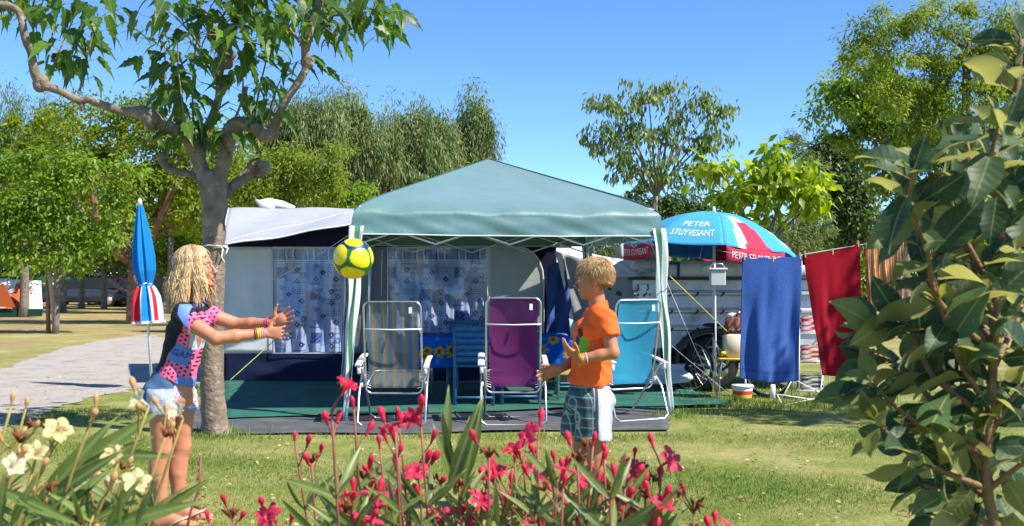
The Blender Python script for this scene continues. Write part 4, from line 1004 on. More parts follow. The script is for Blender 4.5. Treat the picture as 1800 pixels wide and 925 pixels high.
# ---------------------------------------------------------------- beach chairs seen from behind
def rrect(w, z0, z1, r, y0, y1, n=5):
    """rounded rectangle loop standing in a plane that leans from y0 (bottom) to y1 (top)"""
    P = []
    for cx, cz, a0 in ((w/2-r, z0+r, -90), (w/2-r, z1-r, 0), (-w/2+r, z1-r, 90), (-w/2+r, z0+r, 180)):
        for i in range(n+1):
            a = R(a0 + 90*i/n); P.append((cx + r*math.cos(a), cz + r*math.sin(a)))
    return [Vector((x, y0 + (y1-y0)*(z-z0)/(z1-z0), z)) for x, z in P]
def beach_chair(label, colf, px, pyb, rz, w=.50, zt=1.09, alpha=.8, frame=None, double=False, sc=1.0, armc=None):
    p = G(px, pyb); root = empty('beach_chair', p, rz); tag(root, label, 'folding chair', 'beach chairs with their backs to the lawn'); root.scale = (sc, sc, sc)
    fm = frame or alu
    # local: backrest near y=.12 (leaning towards the lawn, -y), seat extends +y
    bk = MB(); bk.tube(rrect(w, .28, zt, .055, .20, .04), .0098, 8, closed=True); bk.build('back_frame', fm, root)
    fab = mat(colf[0], (1,1,1), .75, .05, 60, .3, 300, vcol=True, alpha=alpha, trans=.25)
    sl = MB()
    def bf(u, v):
        z = .33 + (zt - .335)*v; return Vector(((u-.5)*(w-.055), .20 - .16*(z-.28)/(zt-.28) + .045*math.sin(math.pi*v)*math.sin(math.pi*u), z))
    sl.grid(bf, 60, 24, colf[1], thick=0); sl.build('backrest', fab, root)
    if double:
        hp = MB(); hp.grid(lambda u, v: bf(.02+.96*u, .12 + .62*v) + Vector((0, .022, 0)), 12, 12, colf[1], thick=0); hp.build('head_pillow', fab, root)
    tb = MB(); tb.grid(lambda u, v: bf(.98*u+.01, .985 + .015*v) + Vector((0, -.012, .006)), 30, 3, colf[1], thick=.004); tb.build('top_sleeve', fab, root)
    st = MB()
    st.grid(lambda u, v: Vector(((u-.5)*(w-.05), .20 + .46*v, .345 + .085*v - .04*math.sin(math.pi*v)*math.sin(math.pi*u))), 60, 14, colf[1], thick=0); st.build('seat', fab, root)
    sf = MB(); sf.tube([(-w/2,.20,.345),(-w/2,.66,.435),(-w/2+.04,.70,.44),(w/2-.04,.70,.44),(w/2,.66,.435),(w/2,.20,.345)], .0105, 8); sf.build('seat_frame', fm, root)
    cbm = MB(); zc = .86 if not double else .90; cbm.tube([(-w/2-.005, .07, zc),(0,.045,zc-.005),(w/2+.005,.07,zc)], .006, 6); cbm.build('cross_bar', steel_w, root)
    L = w/2 + .045
    for s_ in (-1, 1):
        ar = MB(); ar.grid(lambda u, v: Vector((s_*(L + (u-.5)*.05), .03 + .42*v, .535 + .07*v + .012*math.sin(math.pi*v) - .006*(2*u-1)**2)), 4, 12, thick=.02)
        ar.build('armrest', armc or white_pl, root)
        jb = MB(); jb.box((s_*L*.985, .06, .50), (.03,.05,.07), bev=.006); jb.build('hinge', white_pl, root); jb = MB(); jb.box((s_*L*.97, .20, .36), (.028,.045,.05), bev=.006); jb.build('hinge', white_pl, root)
    rl = MB(); rl.tube([(-L,.42,.60),(-L,.10,.30),(-L,-.005,.05),(-L+.05,-.012,.014),(L-.05,-.012,.014),(L,-.005,.05),(L,.10,.30),(L,.42,.60)], .0100, 8); rl.build('leg', fm, root)
    L2 = w/2 + .012
    fl = MB(); fl.tube([(-L2,.06,.52),(-L2,.30,.30),(-L2,.54,.05),(-L2+.05,.555,.013),(L2-.05,.555,.013),(L2,.54,.05),(L2,.30,.30),(L2,.06,.52)], .0105, 8); fl.build('leg', fm, root)
    tg = MB(); q = bf(.86, .95); tg.box(q + Vector((0,-.016,-.03)), (.028,.003,.055)); tg.build('care_tag', paint_white, root, smooth=False)
    tie = MB()
    for s_ in (-1, 1):
        tie = MB()
        for i in range(7): z = .335 + .022*i; tie.tube([(s_*(w/2-.045), .185, z-.008),(s_*(w/2), .19, z+.008)], .0035, 4)
        tie.build('lacing', paint_white, root)
    return root
tan = C_((160,148,124)); gb = C_((92,120,138)); gy = C_((124,128,126)); och = C_((150,128,84))
def stripes(u, v):
    k = (u*5.0) % 1
    return gb if k < .30 else (gy if k < .42 else (tan if k < .60 else (och if k < .82 else gy)))
pur = lambda u, v: C_((116,36,104)) if .02 < v < .99 else C_((84,24,76))
aq = lambda u, v: C_((52,160,196))
beach_chair('grey, blue and tan striped beach chair beside the left gazebo leg', ('striped_mesh', stripes), 688, 752, R(-1), w=.505, zt=1.10, alpha=.72)
beach_chair('purple beach chair between the striped chair and the boy', ('purple_mesh', pur), 903, 750, R(1.5), w=.485, zt=1.13, alpha=.86, double=True)
beach_chair('turquoise beach chair behind the back of the boy', ('turquoise_mesh', aq), 1128, 741, R(26), w=.48, zt=1.11, alpha=.82, double=True)

# ---------------------------------------------------------------- table, cloth, slatted chairs
def table():
    root = empty('camping_table', (-.20, 11.45, 0)); tag(root, 'camping table standing under a blue flowered cloth', 'table')
    t = MB(); t.box((0,0,.685), (1.58,.74,.03), bev=.006); t.build('tabletop', white_pl, root, smooth=False)
    for sx in (-1, 1):
        for sy in (-1, 1): g = MB(); g.tube([(sx*.68, sy*.29, 0),(sx*.70, sy*.30, .67)], .016, 8); g.build('leg', alu, root)
    mb = MB(); hw, hd, zt = .80, .385, .706
    rr = random.Random(4)
    fl = [(rr.uniform(-1.05, 1.05), rr.uniform(-.68, .68), rr.uniform(.05,.075)) for _ in range(26)] + [(-.43,-.53,.075),(.50,-.53,.075),(-.1,-.55,.06)]
    def cf(u, v):
        x, y = (u-.5)*2.3, (v-.5)*1.42
        for fx, fy, r in fl:
            d = math.hypot(x-fx, (y-fy)); a = math.atan2(y-fy, x-fx)
            if d < r*.38: return C_((90,50,20))
            if d < r*(.82+.22*math.sin(a*9)): return C_((216,160,30))
            if d < r*1.25 and math.sin(a*3+fx*9) > .6: return C_((40,110,60))
        return C_((24,92,188)) if (math.sin(x*30)*math.sin(y*27) < .8) else C_((60,130,214))
    def fn(u, v):
        x, y = (u-.5)*2.3, (v-.5)*1.42; z = zt; ex = max(0, abs(x)-hw); ey = max(0, abs(y)-hd)
        cx, cy = max(-hw, min(hw, x)), max(-hd, min(hd, y)); d = math.hypot(ex, ey)
        ox = math.copysign(.02*min(1, ex*12), x) if ex else 0; oy = math.copysign(.02*min(1, ey*12), y) if ey else 0
        w_ = .014*math.sin(x*14)*min(1, ey*6) if ey else 0; w2 = .014*math.sin(y*15)*min(1, ex*6) if ex else 0
        f = .35*min(ex, ey)
        return Vector((cx + ox + w2 + math.copysign(f, x)*(ex > 0), cy + oy + w_ + math.copysign(f, y)*(ey > 0), z - min(d, .345)))
    mb.grid(fn, 130, 84, cf, thick=.003); o = mb.build('tablecloth', cloth); o.location = root.location
    tag(o, 'blue cloth printed with yellow sunflowers draped over the table', 'tablecloth')
table()
blue_w = mat("blue_painted_wood", (.035,.14,.26), .5, .2, 9, .15, 30, dirt=(.06,.2,.33), dscale=4)
def slat_chair(label, loc, rz, first=None):
    if first:
        r_ = copy_tree(first); r_.location = loc; r_.rotation_euler = (0,0,rz); r_["label"] = label; return r_
    root = empty('slatted_chair', loc, rz); tag(root, label, 'garden chair', 'blue slatted chairs round the table')
    for s_ in (-1, 1):
        m_ = MB(); m_.tube([(s_*.19,-.04,0),(s_*.19,.0,.42),(s_*.19,-.07,.82)], .018, 6, flat=.7); m_.build('leg', blue_w, root)
        m_ = MB(); m_.tube([(s_*.19,.40,0),(s_*.19,.36,.42)], .018, 6, flat=.7); m_.build('leg', blue_w, root)
        m_ = MB(); m_.tube([(s_*.22,-.03,.63),(s_*.22,.18,.65),(s_*.22,.38,.63),(s_*.20,.38,.43)], .016, 6); m_.build('armrest', blue_w, root)
        m_ = MB(); m_.tube([(s_*.19,-.03,.16),(s_*.19,.38,.16)], .011, 6); m_.build('stretcher', blue_w, root)
    b = MB()
    for i in range(6):
        z = .50 + .062*i; b.grid(lambda u, v: Vector(((u-.5)*.37, -.005-.07*(z-.42)/.4 - .028*math.cos((u-.5)*math.pi), z + (v-.5)*.05)), 10, 1, thick=.014)
    b.build('backrest', blue_w, root)
    s2 = MB()
    for i in range(7): s2.box((0, .0 + .06*i, .435), (.38,.05,.018), bev=.004)
    s2.build('seat', blue_w, root, smooth=False)
    m_ = MB(); m_.tube([(-.19,-.035,.12),(.19,-.035,.12)], .012, 6); m_.build('stretcher', blue_w, root)
    return root
sc0 = slat_chair('blue slatted chair with its back to the lawn, left of the purple beach chair', W(833, 600, 10.65).xy.to_3d(), R(0))
slat_chair('blue slatted chair on the tent side of the table', W(820, 600, 12.2).xy.to_3d(), R(180), sc0)
slat_chair('blue slatted chair behind the purple beach chair', W(915, 600, 10.75).xy.to_3d(), R(4), sc0)
slat_chair('blue slatted chair at the boy end of the table', W(1015, 600, 11.5).xy.to_3d(), R(95), sc0)

# ---------------------------------------------------------------- small things beside the trailer
def small():
    # thin bamboo pole with a white box hung on it
    b = G(1258, 706); root = empty('bamboo_pole', b); tag(root, 'thin pale pole standing in the grass before the trailer, with an orange band', 'pole'); Y = b.y; k = Y/FPX
    m_ = MB(); m_.tube([(0,0,-.05),(0,0,.6),(-.01,0,W(0,462,Y).z)], .009, 8); m_.build('shaft', white_pl, root)
    m_ = MB(); m_.tube([(0,0,.10),(0,0,.26)], .016, 8); m_.build('band', mat("orange_tape",(.55,.24,.05),.6), root)
    m_ = MB(); m_.tube([(.03,.0,-.02),(.015,0,.2),(-.14,0,.55)], .007, 6); m_.build('brace', alu, root)
    bx = empty('plastic_box', W(1261, 487, Y-.06)); tag(bx, 'white lidded plastic box hung on the thin pole', 'box')
    m_ = MB(); m_.box((0,0,-.01), (.16,.10,.17), bev=.01); m_.build('body', mat("milky_plastic",(.50,.52,.52),.35,.03), bx, smooth=False)
    m_ = MB(); m_.box((0,0,.085), (.19,.13,.018), bev=.004); m_.build('lid', white_pl, bx, smooth=False)
    m_ = MB(); m_.tube([(-.09,0,.09),(-.05,0,.14),(.05,0,.14),(.09,0,.09)], .004, 5); m_.build('handle', alu, bx)
    # bucket
    p = G(1305, 707); r_ = empty('bucket', p); tag(r_, 'small white paint bucket with red and yellow label on the grass', 'bucket')
    def cf(a, z): return C_((70,110,90)) if z < .05 else (C_((205,170,50)) if z < .085 else (C_((200,60,50)) if z < .125 else C_((214,216,208))))
    m_ = MB(); m_.lathe((0,0,0), [(.090,0),(.094,.03),(.098,.049),(.098,.051),(.101,.084),(.101,.086),(.104,.124),(.104,.126),(.110,.165)], 32, cfn=cf); m_.build('body', paint, r_)
    m_ = MB(); m_.lathe((0,0,0), [(.110,.160),(.117,.162),(.117,.178),(.112,.186)], 32); m_.build('lid', white_pl, r_)
    m_ = MB(); m_.tube([(math.cos(a)*.118, -.03+math.sin(a)*.02, .165 - .06*math.sin(a)) for a in [i*math.pi/10 for i in range(11)]], .003, 5); m_.build('handle', alu, r_)
    # yellow folding stool carrying a water canister
    Y = 11.35; b = W(1287, 655, Y).xy.to_3d(); st = empty('folding_stool', b); tag(st, 'yellow topped folding stool under the water canister', 'stool'); zt = W(0, 628, Y).z
    m_ = MB(); m_.box((0,0,zt-.012), (.34,.30,.024), bev=.008); m_.build('seat', mat("yellow_plastic",(.62,.42,.04),.45,.08), st)
    for s_ in (-1, 1):
        for t_ in (-1, 1): m_ = MB(); m_.tube([(s_*.13,-t_*.12,zt-.02),(s_*.15,t_*.13,0)], .009, 6); m_.build('leg', alu, st)
    cn = empty('water_canister', b + Vector((.02,0,zt))); tag(cn, 'cream water canister standing on the yellow stool', 'canister')
    m_ = MB(); m_.box((0,0,.125), (.22,.2,.25), bev=.025); m_.build('body', mat("cream_plastic",(.60,.54,.38),.4,.05), cn)
    m_ = MB(); m_.tube([(-.115,-.09,.05),(-.15,-.10,.05)], .018, 8); m_.tube([(-.15,-.1,.065),(-.15,-.1,.02)], .012, 8); m_.build('tap', mat("yellow_tap",(.7,.5,.03),.4), cn)
    bg_ = empty('basket_bag', b + Vector((.03,-.0,zt+.252))); tag(bg_, 'brown patterned bag sitting on top of the canister', 'bag')
    def bc(a, z): 
        if .03 < z < .06: return C_((210,190,180)) if math.sin(a*16) > 0 else C_((96,40,36))
        return C_((100,52,44)) if math.sin(a*9+z*60) > -.3 else C_((150,110,96))
    m_ = MB(); m_.lathe((0,0,0), [(.105,0),(.12,.03),(.121,.045),(.12,.06),(.115,.10),(.10,.16),(.06,.19),(.02,.2)], 40, sy=.75, cfn=bc, fn=lambda a, z: 1+.05*math.sin(a*5+z*20)); m_.build('body', cloth, bg_)
    m_ = MB(); m_.col = C_((220,214,214)); m_.blob((-.03,0,.19), (.06,.05,.035)); m_.blob((.05,0,.2), (.05,.04,.04)); m_.build('contents', cloth, bg_)
    m_ = MB(); m_.col = C_((130,40,36)); m_.tube([(.0,-.05,.17),(.02,-.06,.24),(.05,-.05,.27),(.06,-.04,.2)], .009, 6); m_.build('handle', cloth, bg_)
    # crate of red and white bags behind the towels
    Y = 11.6; c = W(1424, 655, Y).xy.to_3d(); cr = empty('wire_crate_stand', c); tag(cr, 'white wire stand holding shopping, seen between blue and red towels', 'stand')
    m_ = MB()
    for z in (.10, .42, .72):
        m_.tube([(-.16,-.15,z),(.16,-.15,z),(.16,.15,z),(-.16,.15,z)], .006, 5, closed=True)
        for i in range(6): m_.tube([(-.16+.064*i,-.15,z),(-.16+.064*i,.15,z)], .003, 4)
    for sx in (-1, 1):
        for sy in (-1, 1): m_.tube([(sx*.16, sy*.15, 0),(sx*.16, sy*.15, .78)], .008, 6)
    m_.build('frame', steel_w, cr)
    def bagc(col1, col2, kx):
        return lambda u, v: col1 if math.sin(u*kx)*math.sin(v*kx*.9) > 0 else col2
    for nm, z, h_, c1, c2, lab in (('shopping_bag', .73, .17, C_((200,50,60)), C_((230,228,226)), 'red and white bag on the top of the wire stand'), ('tool_box', .43, .15, C_((190,60,40)), C_((225,222,215)), 'red and white packet on the middle shelf of the wire stand'), ('carton', .11, .14, C_((60,60,62)), C_((210,205,200)), 'dark patterned carton on the bottom shelf of the wire stand')):
        m_ = MB(); m_.grid(lambda u, v: Vector((math.copysign(abs(math.cos(u*6.2832))**.4, math.cos(u*6.2832))*.13, math.copysign(abs(math.sin(u*6.2832))**.4, math.sin(u*6.2832))*.11, v*h_*(1+.05*math.sin(u*11)))), 48, 10, bagc(c1, c2, 21)); m_.col = c1; m_.poly([(math.copysign(abs(math.cos(a))**.4, math.cos(a))*.125, math.copysign(abs(math.sin(a))**.4, math.sin(a))*.105, h_*.93) for a in [i*6.2832/32 for i in range(32)]])
        o = m_.build(nm, cloth); o.location = c + Vector((0,0,z)); tag(o, lab, {'shopping_bag':'bag','tool_box':'packet','carton':'carton'}[nm])
    # low folded white rack lying in the grass
    r2 = empty('drying_rack', W(1425, 690, 11.2).xy.to_3d()); tag(r2, 'collapsed white wire drying rack lying on the grass under the towels', 'drying rack')
    m_ = MB()
    for a, b2 in (((-.38,-.1,.10),(.10,.05,.02)),((-.38,-.1,.10),(-.36,-.25,.0)),((-.36,-.25,.0),(.34,-.05,.12)),((.10,.05,.02),(.16,.1,.30)),((.16,.1,.30),(.36,.12,.28)),((-.15,.15,.24),(.16,.1,.08)),((-.3,.1,.0),(-.15,.15,.24))): m_.tube([a, b2], .0065, 6)
    m_.box((-.40,.0,.12), (.05,.04,.15), bev=.008); m_.build('frame', steel_w, r2)
small()
# bicycle behind the blue towel
def bicycle():
    a = W(1350, 650, 11.7).xy.to_3d(); b = W(1284, 650, 12.0).xy.to_3d(); a.z = b.z = 0; d = (b - a); 
    ang = math.atan2(d.y, d.x); root = empty('bicycle', a, ang); tag(root, 'dark bicycle leaning behind the blue towel with both wheels showing', 'bicycle'); L = max(d.length, .98); rw = .29
    fr = mat("dark_bike_frame", (.04,.05,.07), .35, .1)
    for x in (0, L):
        m_ = MB(); m_.tube([(x+math.cos(t)*rw, 0, rw+.012+math.sin(t)*rw) for t in [i*2*math.pi/40 for i in range(40)]], .018, 8, closed=True); w_ = m_.build('wheel', black_r, root)
        m_ = MB(); m_.tube([(x+math.cos(t)*(rw-.024), 0, rw+.012+math.sin(t)*(rw-.024)) for t in [i*2*math.pi/40 for i in range(40)]], .009, 6, closed=True)
        for i in range(20): t = i*2*math.pi/20; m_.tube([(x, .012*(-1)**i, rw+.012),(x+math.cos(t)*(rw-.024), 0, rw+.012+math.sin(t)*(rw-.024))], .0016, 4, cap=False)
        m_.tube([(x,-.04,rw+.012),(x,.04,rw+.012)], .015, 8); m_.build('rim', alu, w_)
    z0 = rw+.012; bb = (L*.58,0,z0-.03); seat = (L*.68,0,.68); head = (.16,0,.66); head2 = (.19,0,.55)
    m_ = MB(); m_.tube([head, seat], .014, 8); m_.tube([head2, bb], .017, 8); m_.tube([seat, bb], .014, 8); m_.tube([bb,(L,0,z0)], .010, 6); m_.tube([seat,(L,0,z0)], .009, 6); m_.tube([head,head2], .02, 8); m_.build('frame', fr, root)
    m_ = MB(); m_.tube([head2,(0,0,z0)], .012, 8); m_.tube([head,(.13,0,.78)], .012, 8); m_.build('fork', fr, root)
    m_ = MB(); m_.tube([(.22,-.25,.80),(.13,-.1,.79),(.13,.1,.79),(.22,.25,.80)], .011, 8); m_.build('handlebar', alu, root)
    m_ = MB(); m_.tube([seat,(L*.70,0,.76)], .012, 8); m_.blob((L*.72,0,.78), (.12,.06,.025)); m_.build('saddle', black_r, root)
    m_ = MB(); m_.lathe(bb, [(.075,-.004),(.075,.004)], 24, rot=Matrix.Rotation(R(90),3,'X')); m_.tube([(bb[0],-.03,bb[2]),(bb[0]+.10,-.05,bb[2]-.10)], .008, 6); m_.box((bb[0]+.1,-.09,bb[2]-.1),(.08,.06,.02)); m_.build('crank', alu, root)
bicycle()

# ---------------------------------------------------------------- guy ropes
guy('guy_rope', [W(1178,486,10.1).lerp(W(1300,604,11.6), t/8) for t in range(9)], yrope_m, 'bright yellow guy rope running down right of the gazebo', .0045)
guy('guy_rope', sag(W(1140,418,10.2), W(1262,700,10.4), .03), rope_m, 'thin pale guy rope falling from the right gazebo corner', .003)
guy('guy_rope', sag(W(990,440,12.9), W(1290,700,10.6), .02), rope_m, 'thin cord from the awning corner passing before the trailer', .0025)
guy('guy_rope', sag(W(481,492,12.7), W(618,410,10.0), .02), rope_m, 'pale cord rising to the left gazebo corner', .003)
guy('guy_rope', sag(W(492,590,12.6), W(405,668,11.4), .0), mat("green_rope",(.25,.35,.08),.8), 'yellow-green tent rope pegged beside the tree trunk', .005)
tb = MB(); zc = W(0, 433, 8.85).z; cx = W(375, 433, 8.85).x
tb.tube([(cx + .112*math.cos(a), 8.85 + .112*math.sin(a), zc + .004*math.sin(3*a)) for a in [i*2*math.pi/24 for i in range(24)]], .006, 6, closed=True)
tb.tube([(cx+.08,8.77,zc),(cx+.11,8.74,zc-.03),(cx+.10,8.73,zc-.09),(cx+.13,8.72,zc-.14)], .006, 6); tb.tube([(cx+.09,8.77,zc),(cx+.14,8.78,zc-.02),(cx+.13,8.75,zc-.07)], .008, 6)
tag(tb.build('tied_rope', rope_m), 'white rope knotted round the trunk of the pollarded tree', 'rope')

# ---------------------------------------------------------------- far left: tent, cars, stakes, screen
def far_left():
    Y = 38; k = Y/FPX; b = Vector(((20-900)*k, Y, 0)); root = empty('frame_tent', b); tag(root, 'white and orange-brown frame tent with dark green base far left', 'tent')
    def q(px, py, d=0): v_ = W(px, py, Y) - b; v_.y = d; return v_
    wh = C_((225,220,212)); og = C_((178,92,52)); dg = C_((30,62,52))
    m_ = MB(); m_.col = wh
    m_.grid(lambda u, v: q(-40,489,1.4).lerp(q(45,494,1.2), u).lerp(q(-60,545,0).lerp(q(74,545,0), u), v) + Vector((0, .05*math.sin(u*20), 0)), 40, 14, lambda u, v: og if (.52 < u < .72 and v > .1) or (u < .42 and v > .5) else wh, thick=.01); m_.build('roof', cloth, root)
    m_ = MB(); m_.col = dg; m_.poly([q(-60,543,-.05), q(76,543,-.05), q(76,556,-.1), q(-60,556,-.1)], .02, (0,-1,0)); m_.build('skirt_band', cloth, root, smooth=False)
    m_ = MB(); m_.col = og; m_.poly([q(-20,500,-.1), q(10,500,-.1), q(30,540,-.15), q(-20,540,-.15)], .02, (0,-1,0)); m_.build('door_panel', cloth, root, smooth=False)
    m_ = MB(); m_.tube([q(-3,500,-.2), q(14,556,-1.2)], .03, 6); m_.build('pole', alu, root)
    m_ = MB(); m_.col = C_((196,190,120)); m_.tube([q(45,500,1.2), q(78,500,1.2)], .05, 6); m_.build('ridge_pole', paint, root)
    # leaning stakes
    g_ = G(97, 586)
    for dx, lean, h_, lab in ((.06, -.28, 2.6, 'pale wooden stake leaning beside the thin green tree'), (-.12, -.05, 2.3, 'second reddish stake close to the leaning one')):
        m_ = MB(); m_.tube([(0,0,-.1),(lean*.5,0,h_*.5),(lean,0,h_)], [.06,.05,.045], 8); o = m_.build('wooden_stake', bark_b if dx < 0 else mat("pale_stake",(.42,.34,.24),.8,.2,10), None); o.location = g_ + Vector((dx,-.1,0)); tag(o, lab, 'stake')
    # green windbreak screen
    m_ = MB(); m_.col = C_((40,96,84)); Y2 = 58; k2 = Y2/FPX
    root2 = empty('screen_fence', (-22, Y2, 0)); tag(root2, 'green fabric windbreak fence behind the parked cars', 'fence')
    m_.grid(lambda u, v: Vector((-7 + 19*u, .05*math.sin(u*60), .3 + 1.25*v)), 60, 2, thick=.01); m_.build('fabric', cloth, root2)
    for i in range(8): m_ = MB(); m_.tube([(-7+19*i/7,.06,0),(-7+19*i/7,.06,1.62)], .04, 6); m_.build('post', alu, root2)
    # two parked cars
    glass = mat("car_glass", (.02,.025,.03), .35, .02, spec=.15)
    def car(x, Y3, col, lab, rz):
        r_ = empty('parked_car', (x, Y3, 0), rz); tag(r_, lab, 'car', 'cars parked before the windbreak')
        m_ = MB(); secs = [(-2.1,.32,.62,.70),(-2.0,.25,.72,.82),(-1.3,.22,.92,.86),(-.2,.22,.98,.88),(1.2,.22,.95,.88),(1.9,.25,.85,.84),(2.1,.35,.7,.72)]
        def sf(u, v):
            i_ = u*(len(secs)-1); i0 = min(int(i_), len(secs)-2); t = i_-i0; s0 = [p+(q_-p)*t for p, q_ in zip(secs[i0], secs[i0+1])]
            a = v*2*math.pi; cz = (s0[1]+s0[2])/2; hz = (s0[2]-s0[1])/2
            return Vector((s0[0], math.copysign(abs(math.cos(a))**.35, math.cos(a))*s0[3], cz + math.copysign(abs(math.sin(a))**.35, math.sin(a))*hz))
        m_.grid(sf, 24, 32); m_.poly([sf(0, i/32) for i in range(32)]); m_.poly([sf(1, i/32) for i in range(32)])
        m_.build('body', mat("car_paint", col, .25, .03, 5, spec=.6), r_)
        m_ = MB(); m_.grid(lambda u, v: Vector((-1.25 + 2.95*u, 0, .9)).lerp(Vector((-.55 + 1.8*u, 0, 1.44)), .5 - .5*math.cos(v*math.pi)) + Vector((0, math.cos(v*math.pi)*0, 0)), 1, 1)
        cab = [(-1.25,.92,.80),(-.5,1.42,.66),(1.05,1.44,.66),(1.7,.94,.80)]
        m_ = MB(); L_ = [Vector((x_, y_, z_)) for x_, z_, y_ in cab]; R_ = [Vector((x_, -y_, z_)) for x_, z_, y_ in cab]
        b_ = m_.av(L_ + R_)
        for f in ((0,1,2,3),(7,6,5,4),(0,4,5,1),(1,5,6,2),(2,6,7,3)): m_.af(*[b_+i for i in f])
        m_.build('window', glass, r_, smooth=False)
        m_ = MB(); m_.box((.27,0,1.44),(1.55,1.34,.04), bev=.015); m_.build('roof', r_.children[0].data.materials[0], r_, smooth=False)
        for sx in (-1.3, 1.32):
            for sy in (-1, 1): m_ = MB(); m_.lathe((sx, sy*.80, .32), [(.2,-.1),(.32,-.09),(.32,.09),(.2,.1)], 20, rot=Matrix.Rotation(R(90),3,'X')); w_ = m_.build('wheel', black_r, r_); m_ = MB(); m_.lathe((sx, sy*.81, .32), [(.19,-.1),(.2,.1)], 16, rot=Matrix.Rotation(R(90),3,'X')); m_.build('rim', alu, w_)
        for sy in (-.6,.6): m_ = MB(); m_.box((-2.08,sy,.66),(.08,.3,.12), bev=.02); m_.build('headlight', glass, r_)
    car(W(150,0,54).x, 54, (.03,.035,.05), 'dark blue car parked between the thin far trunks', R(8))
    car(W(262,0,55).x, 55.5, (.05,.06,.05), 'dark car parked behind the closed parasol', R(5))
    car(W(215,0,57).x, 57, (.16,.02,.015), 'dark red car parked behind the other two', R(4))
far_left()
# ---------------------------------------------------------------- signed-distance modelling for the two children and the ball
class SD:
    def __init__(s, lo, hi, h=.004):
        s.lo = np.array(lo, float); s.h = h; s.n = np.ceil((np.array(hi) - s.lo) / h).astype(int) + 1
        s.F = np.full(s.n, .5, np.float32); s.ax = [s.lo[i] + h*np.arange(s.n[i]) for i in range(3)]
    def _win(s, a, b):
        i0 = np.clip(np.floor((a - s.lo)/s.h).astype(int), 0, s.n); i1 = np.clip(np.ceil((b - s.lo)/s.h).astype(int) + 1, 0, s.n)
        sl = tuple(slice(p, q) for p, q in zip(i0, i1)); g = np.meshgrid(*[s.ax[i][sl[i]] for i in range(3)], indexing='ij')
        return sl, np.stack(g, -1)
    def _mix(s, sl, d, k, sub):
        f = s.F[sl]
        if sub: d = -d; h_ = np.clip(.5 - .5*(f - d)/k, 0, 1); s.F[sl] = f*(1-h_) + d*h_ + k*h_*(1-h_)
        else: h_ = np.clip(.5 + .5*(f - d)/k, 0, 1); s.F[sl] = f*(1-h_) + d*h_ - k*h_*(1-h_)
    def cap(s, a, b, ra, rb=None, k=.012, sub=False):
        rb = ra if rb is None else rb; a = np.array(a); b = np.array(b); m = max(ra, rb) + k + .045
        sl, P = s._win(np.minimum(a, b) - m, np.maximum(a, b) + m)
        if P.size == 0: return s
        ab = b - a; t = np.clip(((P - a) @ ab) / max(ab @ ab, 1e-9), 0, 1)
        s._mix(sl, np.linalg.norm(P - a - t[..., None]*ab, axis=-1) - (ra + (rb - ra)*t), k, sub); return s
    def ell(s, c, r, rot=None, k=.012, sub=False):
        c = np.array(c, float); r = np.array(r, float); m = r.max() + k + .045
        sl, P = s._win(c - m, c + m)
        if P.size == 0: return s
        q = P - c
        if rot is not None: q = q @ np.array(rot)          # into local axes
        k0 = np.linalg.norm(q / r, axis=-1); k1 = np.linalg.norm(q / (r*r), axis=-1) + 1e-9
        s._mix(sl, k0*(k0 - 1)/k1, k, sub); return s
    def grid(s): return np.stack(np.meshgrid(*s.ax, indexing='ij'), -1)
    def mesh(s):
        F = s.F; ins = F < 0; n = F.shape
        c = np.zeros(tuple(k-1 for k in n), int)
        for dx in (0,1):
            for dy in (0,1):
                for dz in (0,1): c += ins[dx:n[0]-1+dx, dy:n[1]-1+dy, dz:n[2]-1+dz]
        act = (c > 0) & (c < 8); idx = np.argwhere(act); vid = np.full(act.shape, -1); vid[tuple(idx.T)] = np.arange(len(idx))
        acc = np.zeros((len(idx), 3)); cnt = np.zeros(len(idx)); cor = [np.array(q) for q in np.ndindex(2,2,2)]
        for a in cor:
            for ax in range(3):
                if a[ax] == 0:
                    b = a.copy(); b[ax] = 1; fa = F[tuple((idx+a).T)].astype(float); fb = F[tuple((idx+b).T)].astype(float); cr = (fa < 0) != (fb < 0)
                    t = np.where(cr, fa/np.where(cr, fa-fb, 1), 0); p = idx + a; p = p.astype(float); p[:, ax] += t
                    acc[cr] += p[cr]; cnt[cr] += 1
        V = s.lo + s.h*acc/np.maximum(cnt, 1)[:, None]; Q = []
        for ax in range(3):
            o = [k for k in range(3) if k != ax]; sl0 = [slice(0, n[k]) for k in range(3)]; a_ = ins[tuple(slice(0, n[k]-1) if k == ax else slice(1, n[k]-1) for k in range(3))]; b_ = ins[tuple(slice(1, n[k]) if k == ax else slice(1, n[k]-1) for k in range(3))]
            E = np.argwhere(a_ != b_); 
            if not len(E): continue
            inside = a_[tuple(E.T)]; E = E.copy(); E[:, o[0]] += 1; E[:, o[1]] += 1
            def g(d0, d1): e = E.copy(); e[:, o[0]] -= d0; e[:, o[1]] -= d1; return vid[tuple(e.T)]
            q = np.stack([g(0,0), g(1,0), g(1,1), g(0,1)], 1); flip = inside if ax != 1 else ~inside
            q[~flip] = q[~flip][:, ::-1]; Q.append(q)
        Q = np.concatenate(Q); Q = Q[(Q >= 0).all(1)][:, ::-1]
        return V, Q
def wob(P, f, a, seed=0):
    x, y, z = P[..., 0], P[..., 1], P[..., 2]
    return a*(np.sin(x*f + z*f*.7 + seed) * np.sin(y*f*.8 + z*f*.5 + seed*2) + .5*np.sin(z*f*1.7 + x*f*1.1 + seed))
def skin_mat(name, col):
    m = mat(name, col, .48, .06, 25, .12, 300, sss=.12, spec=.35, dirt=tuple(c*.86 for c in col), dscale=9); return m
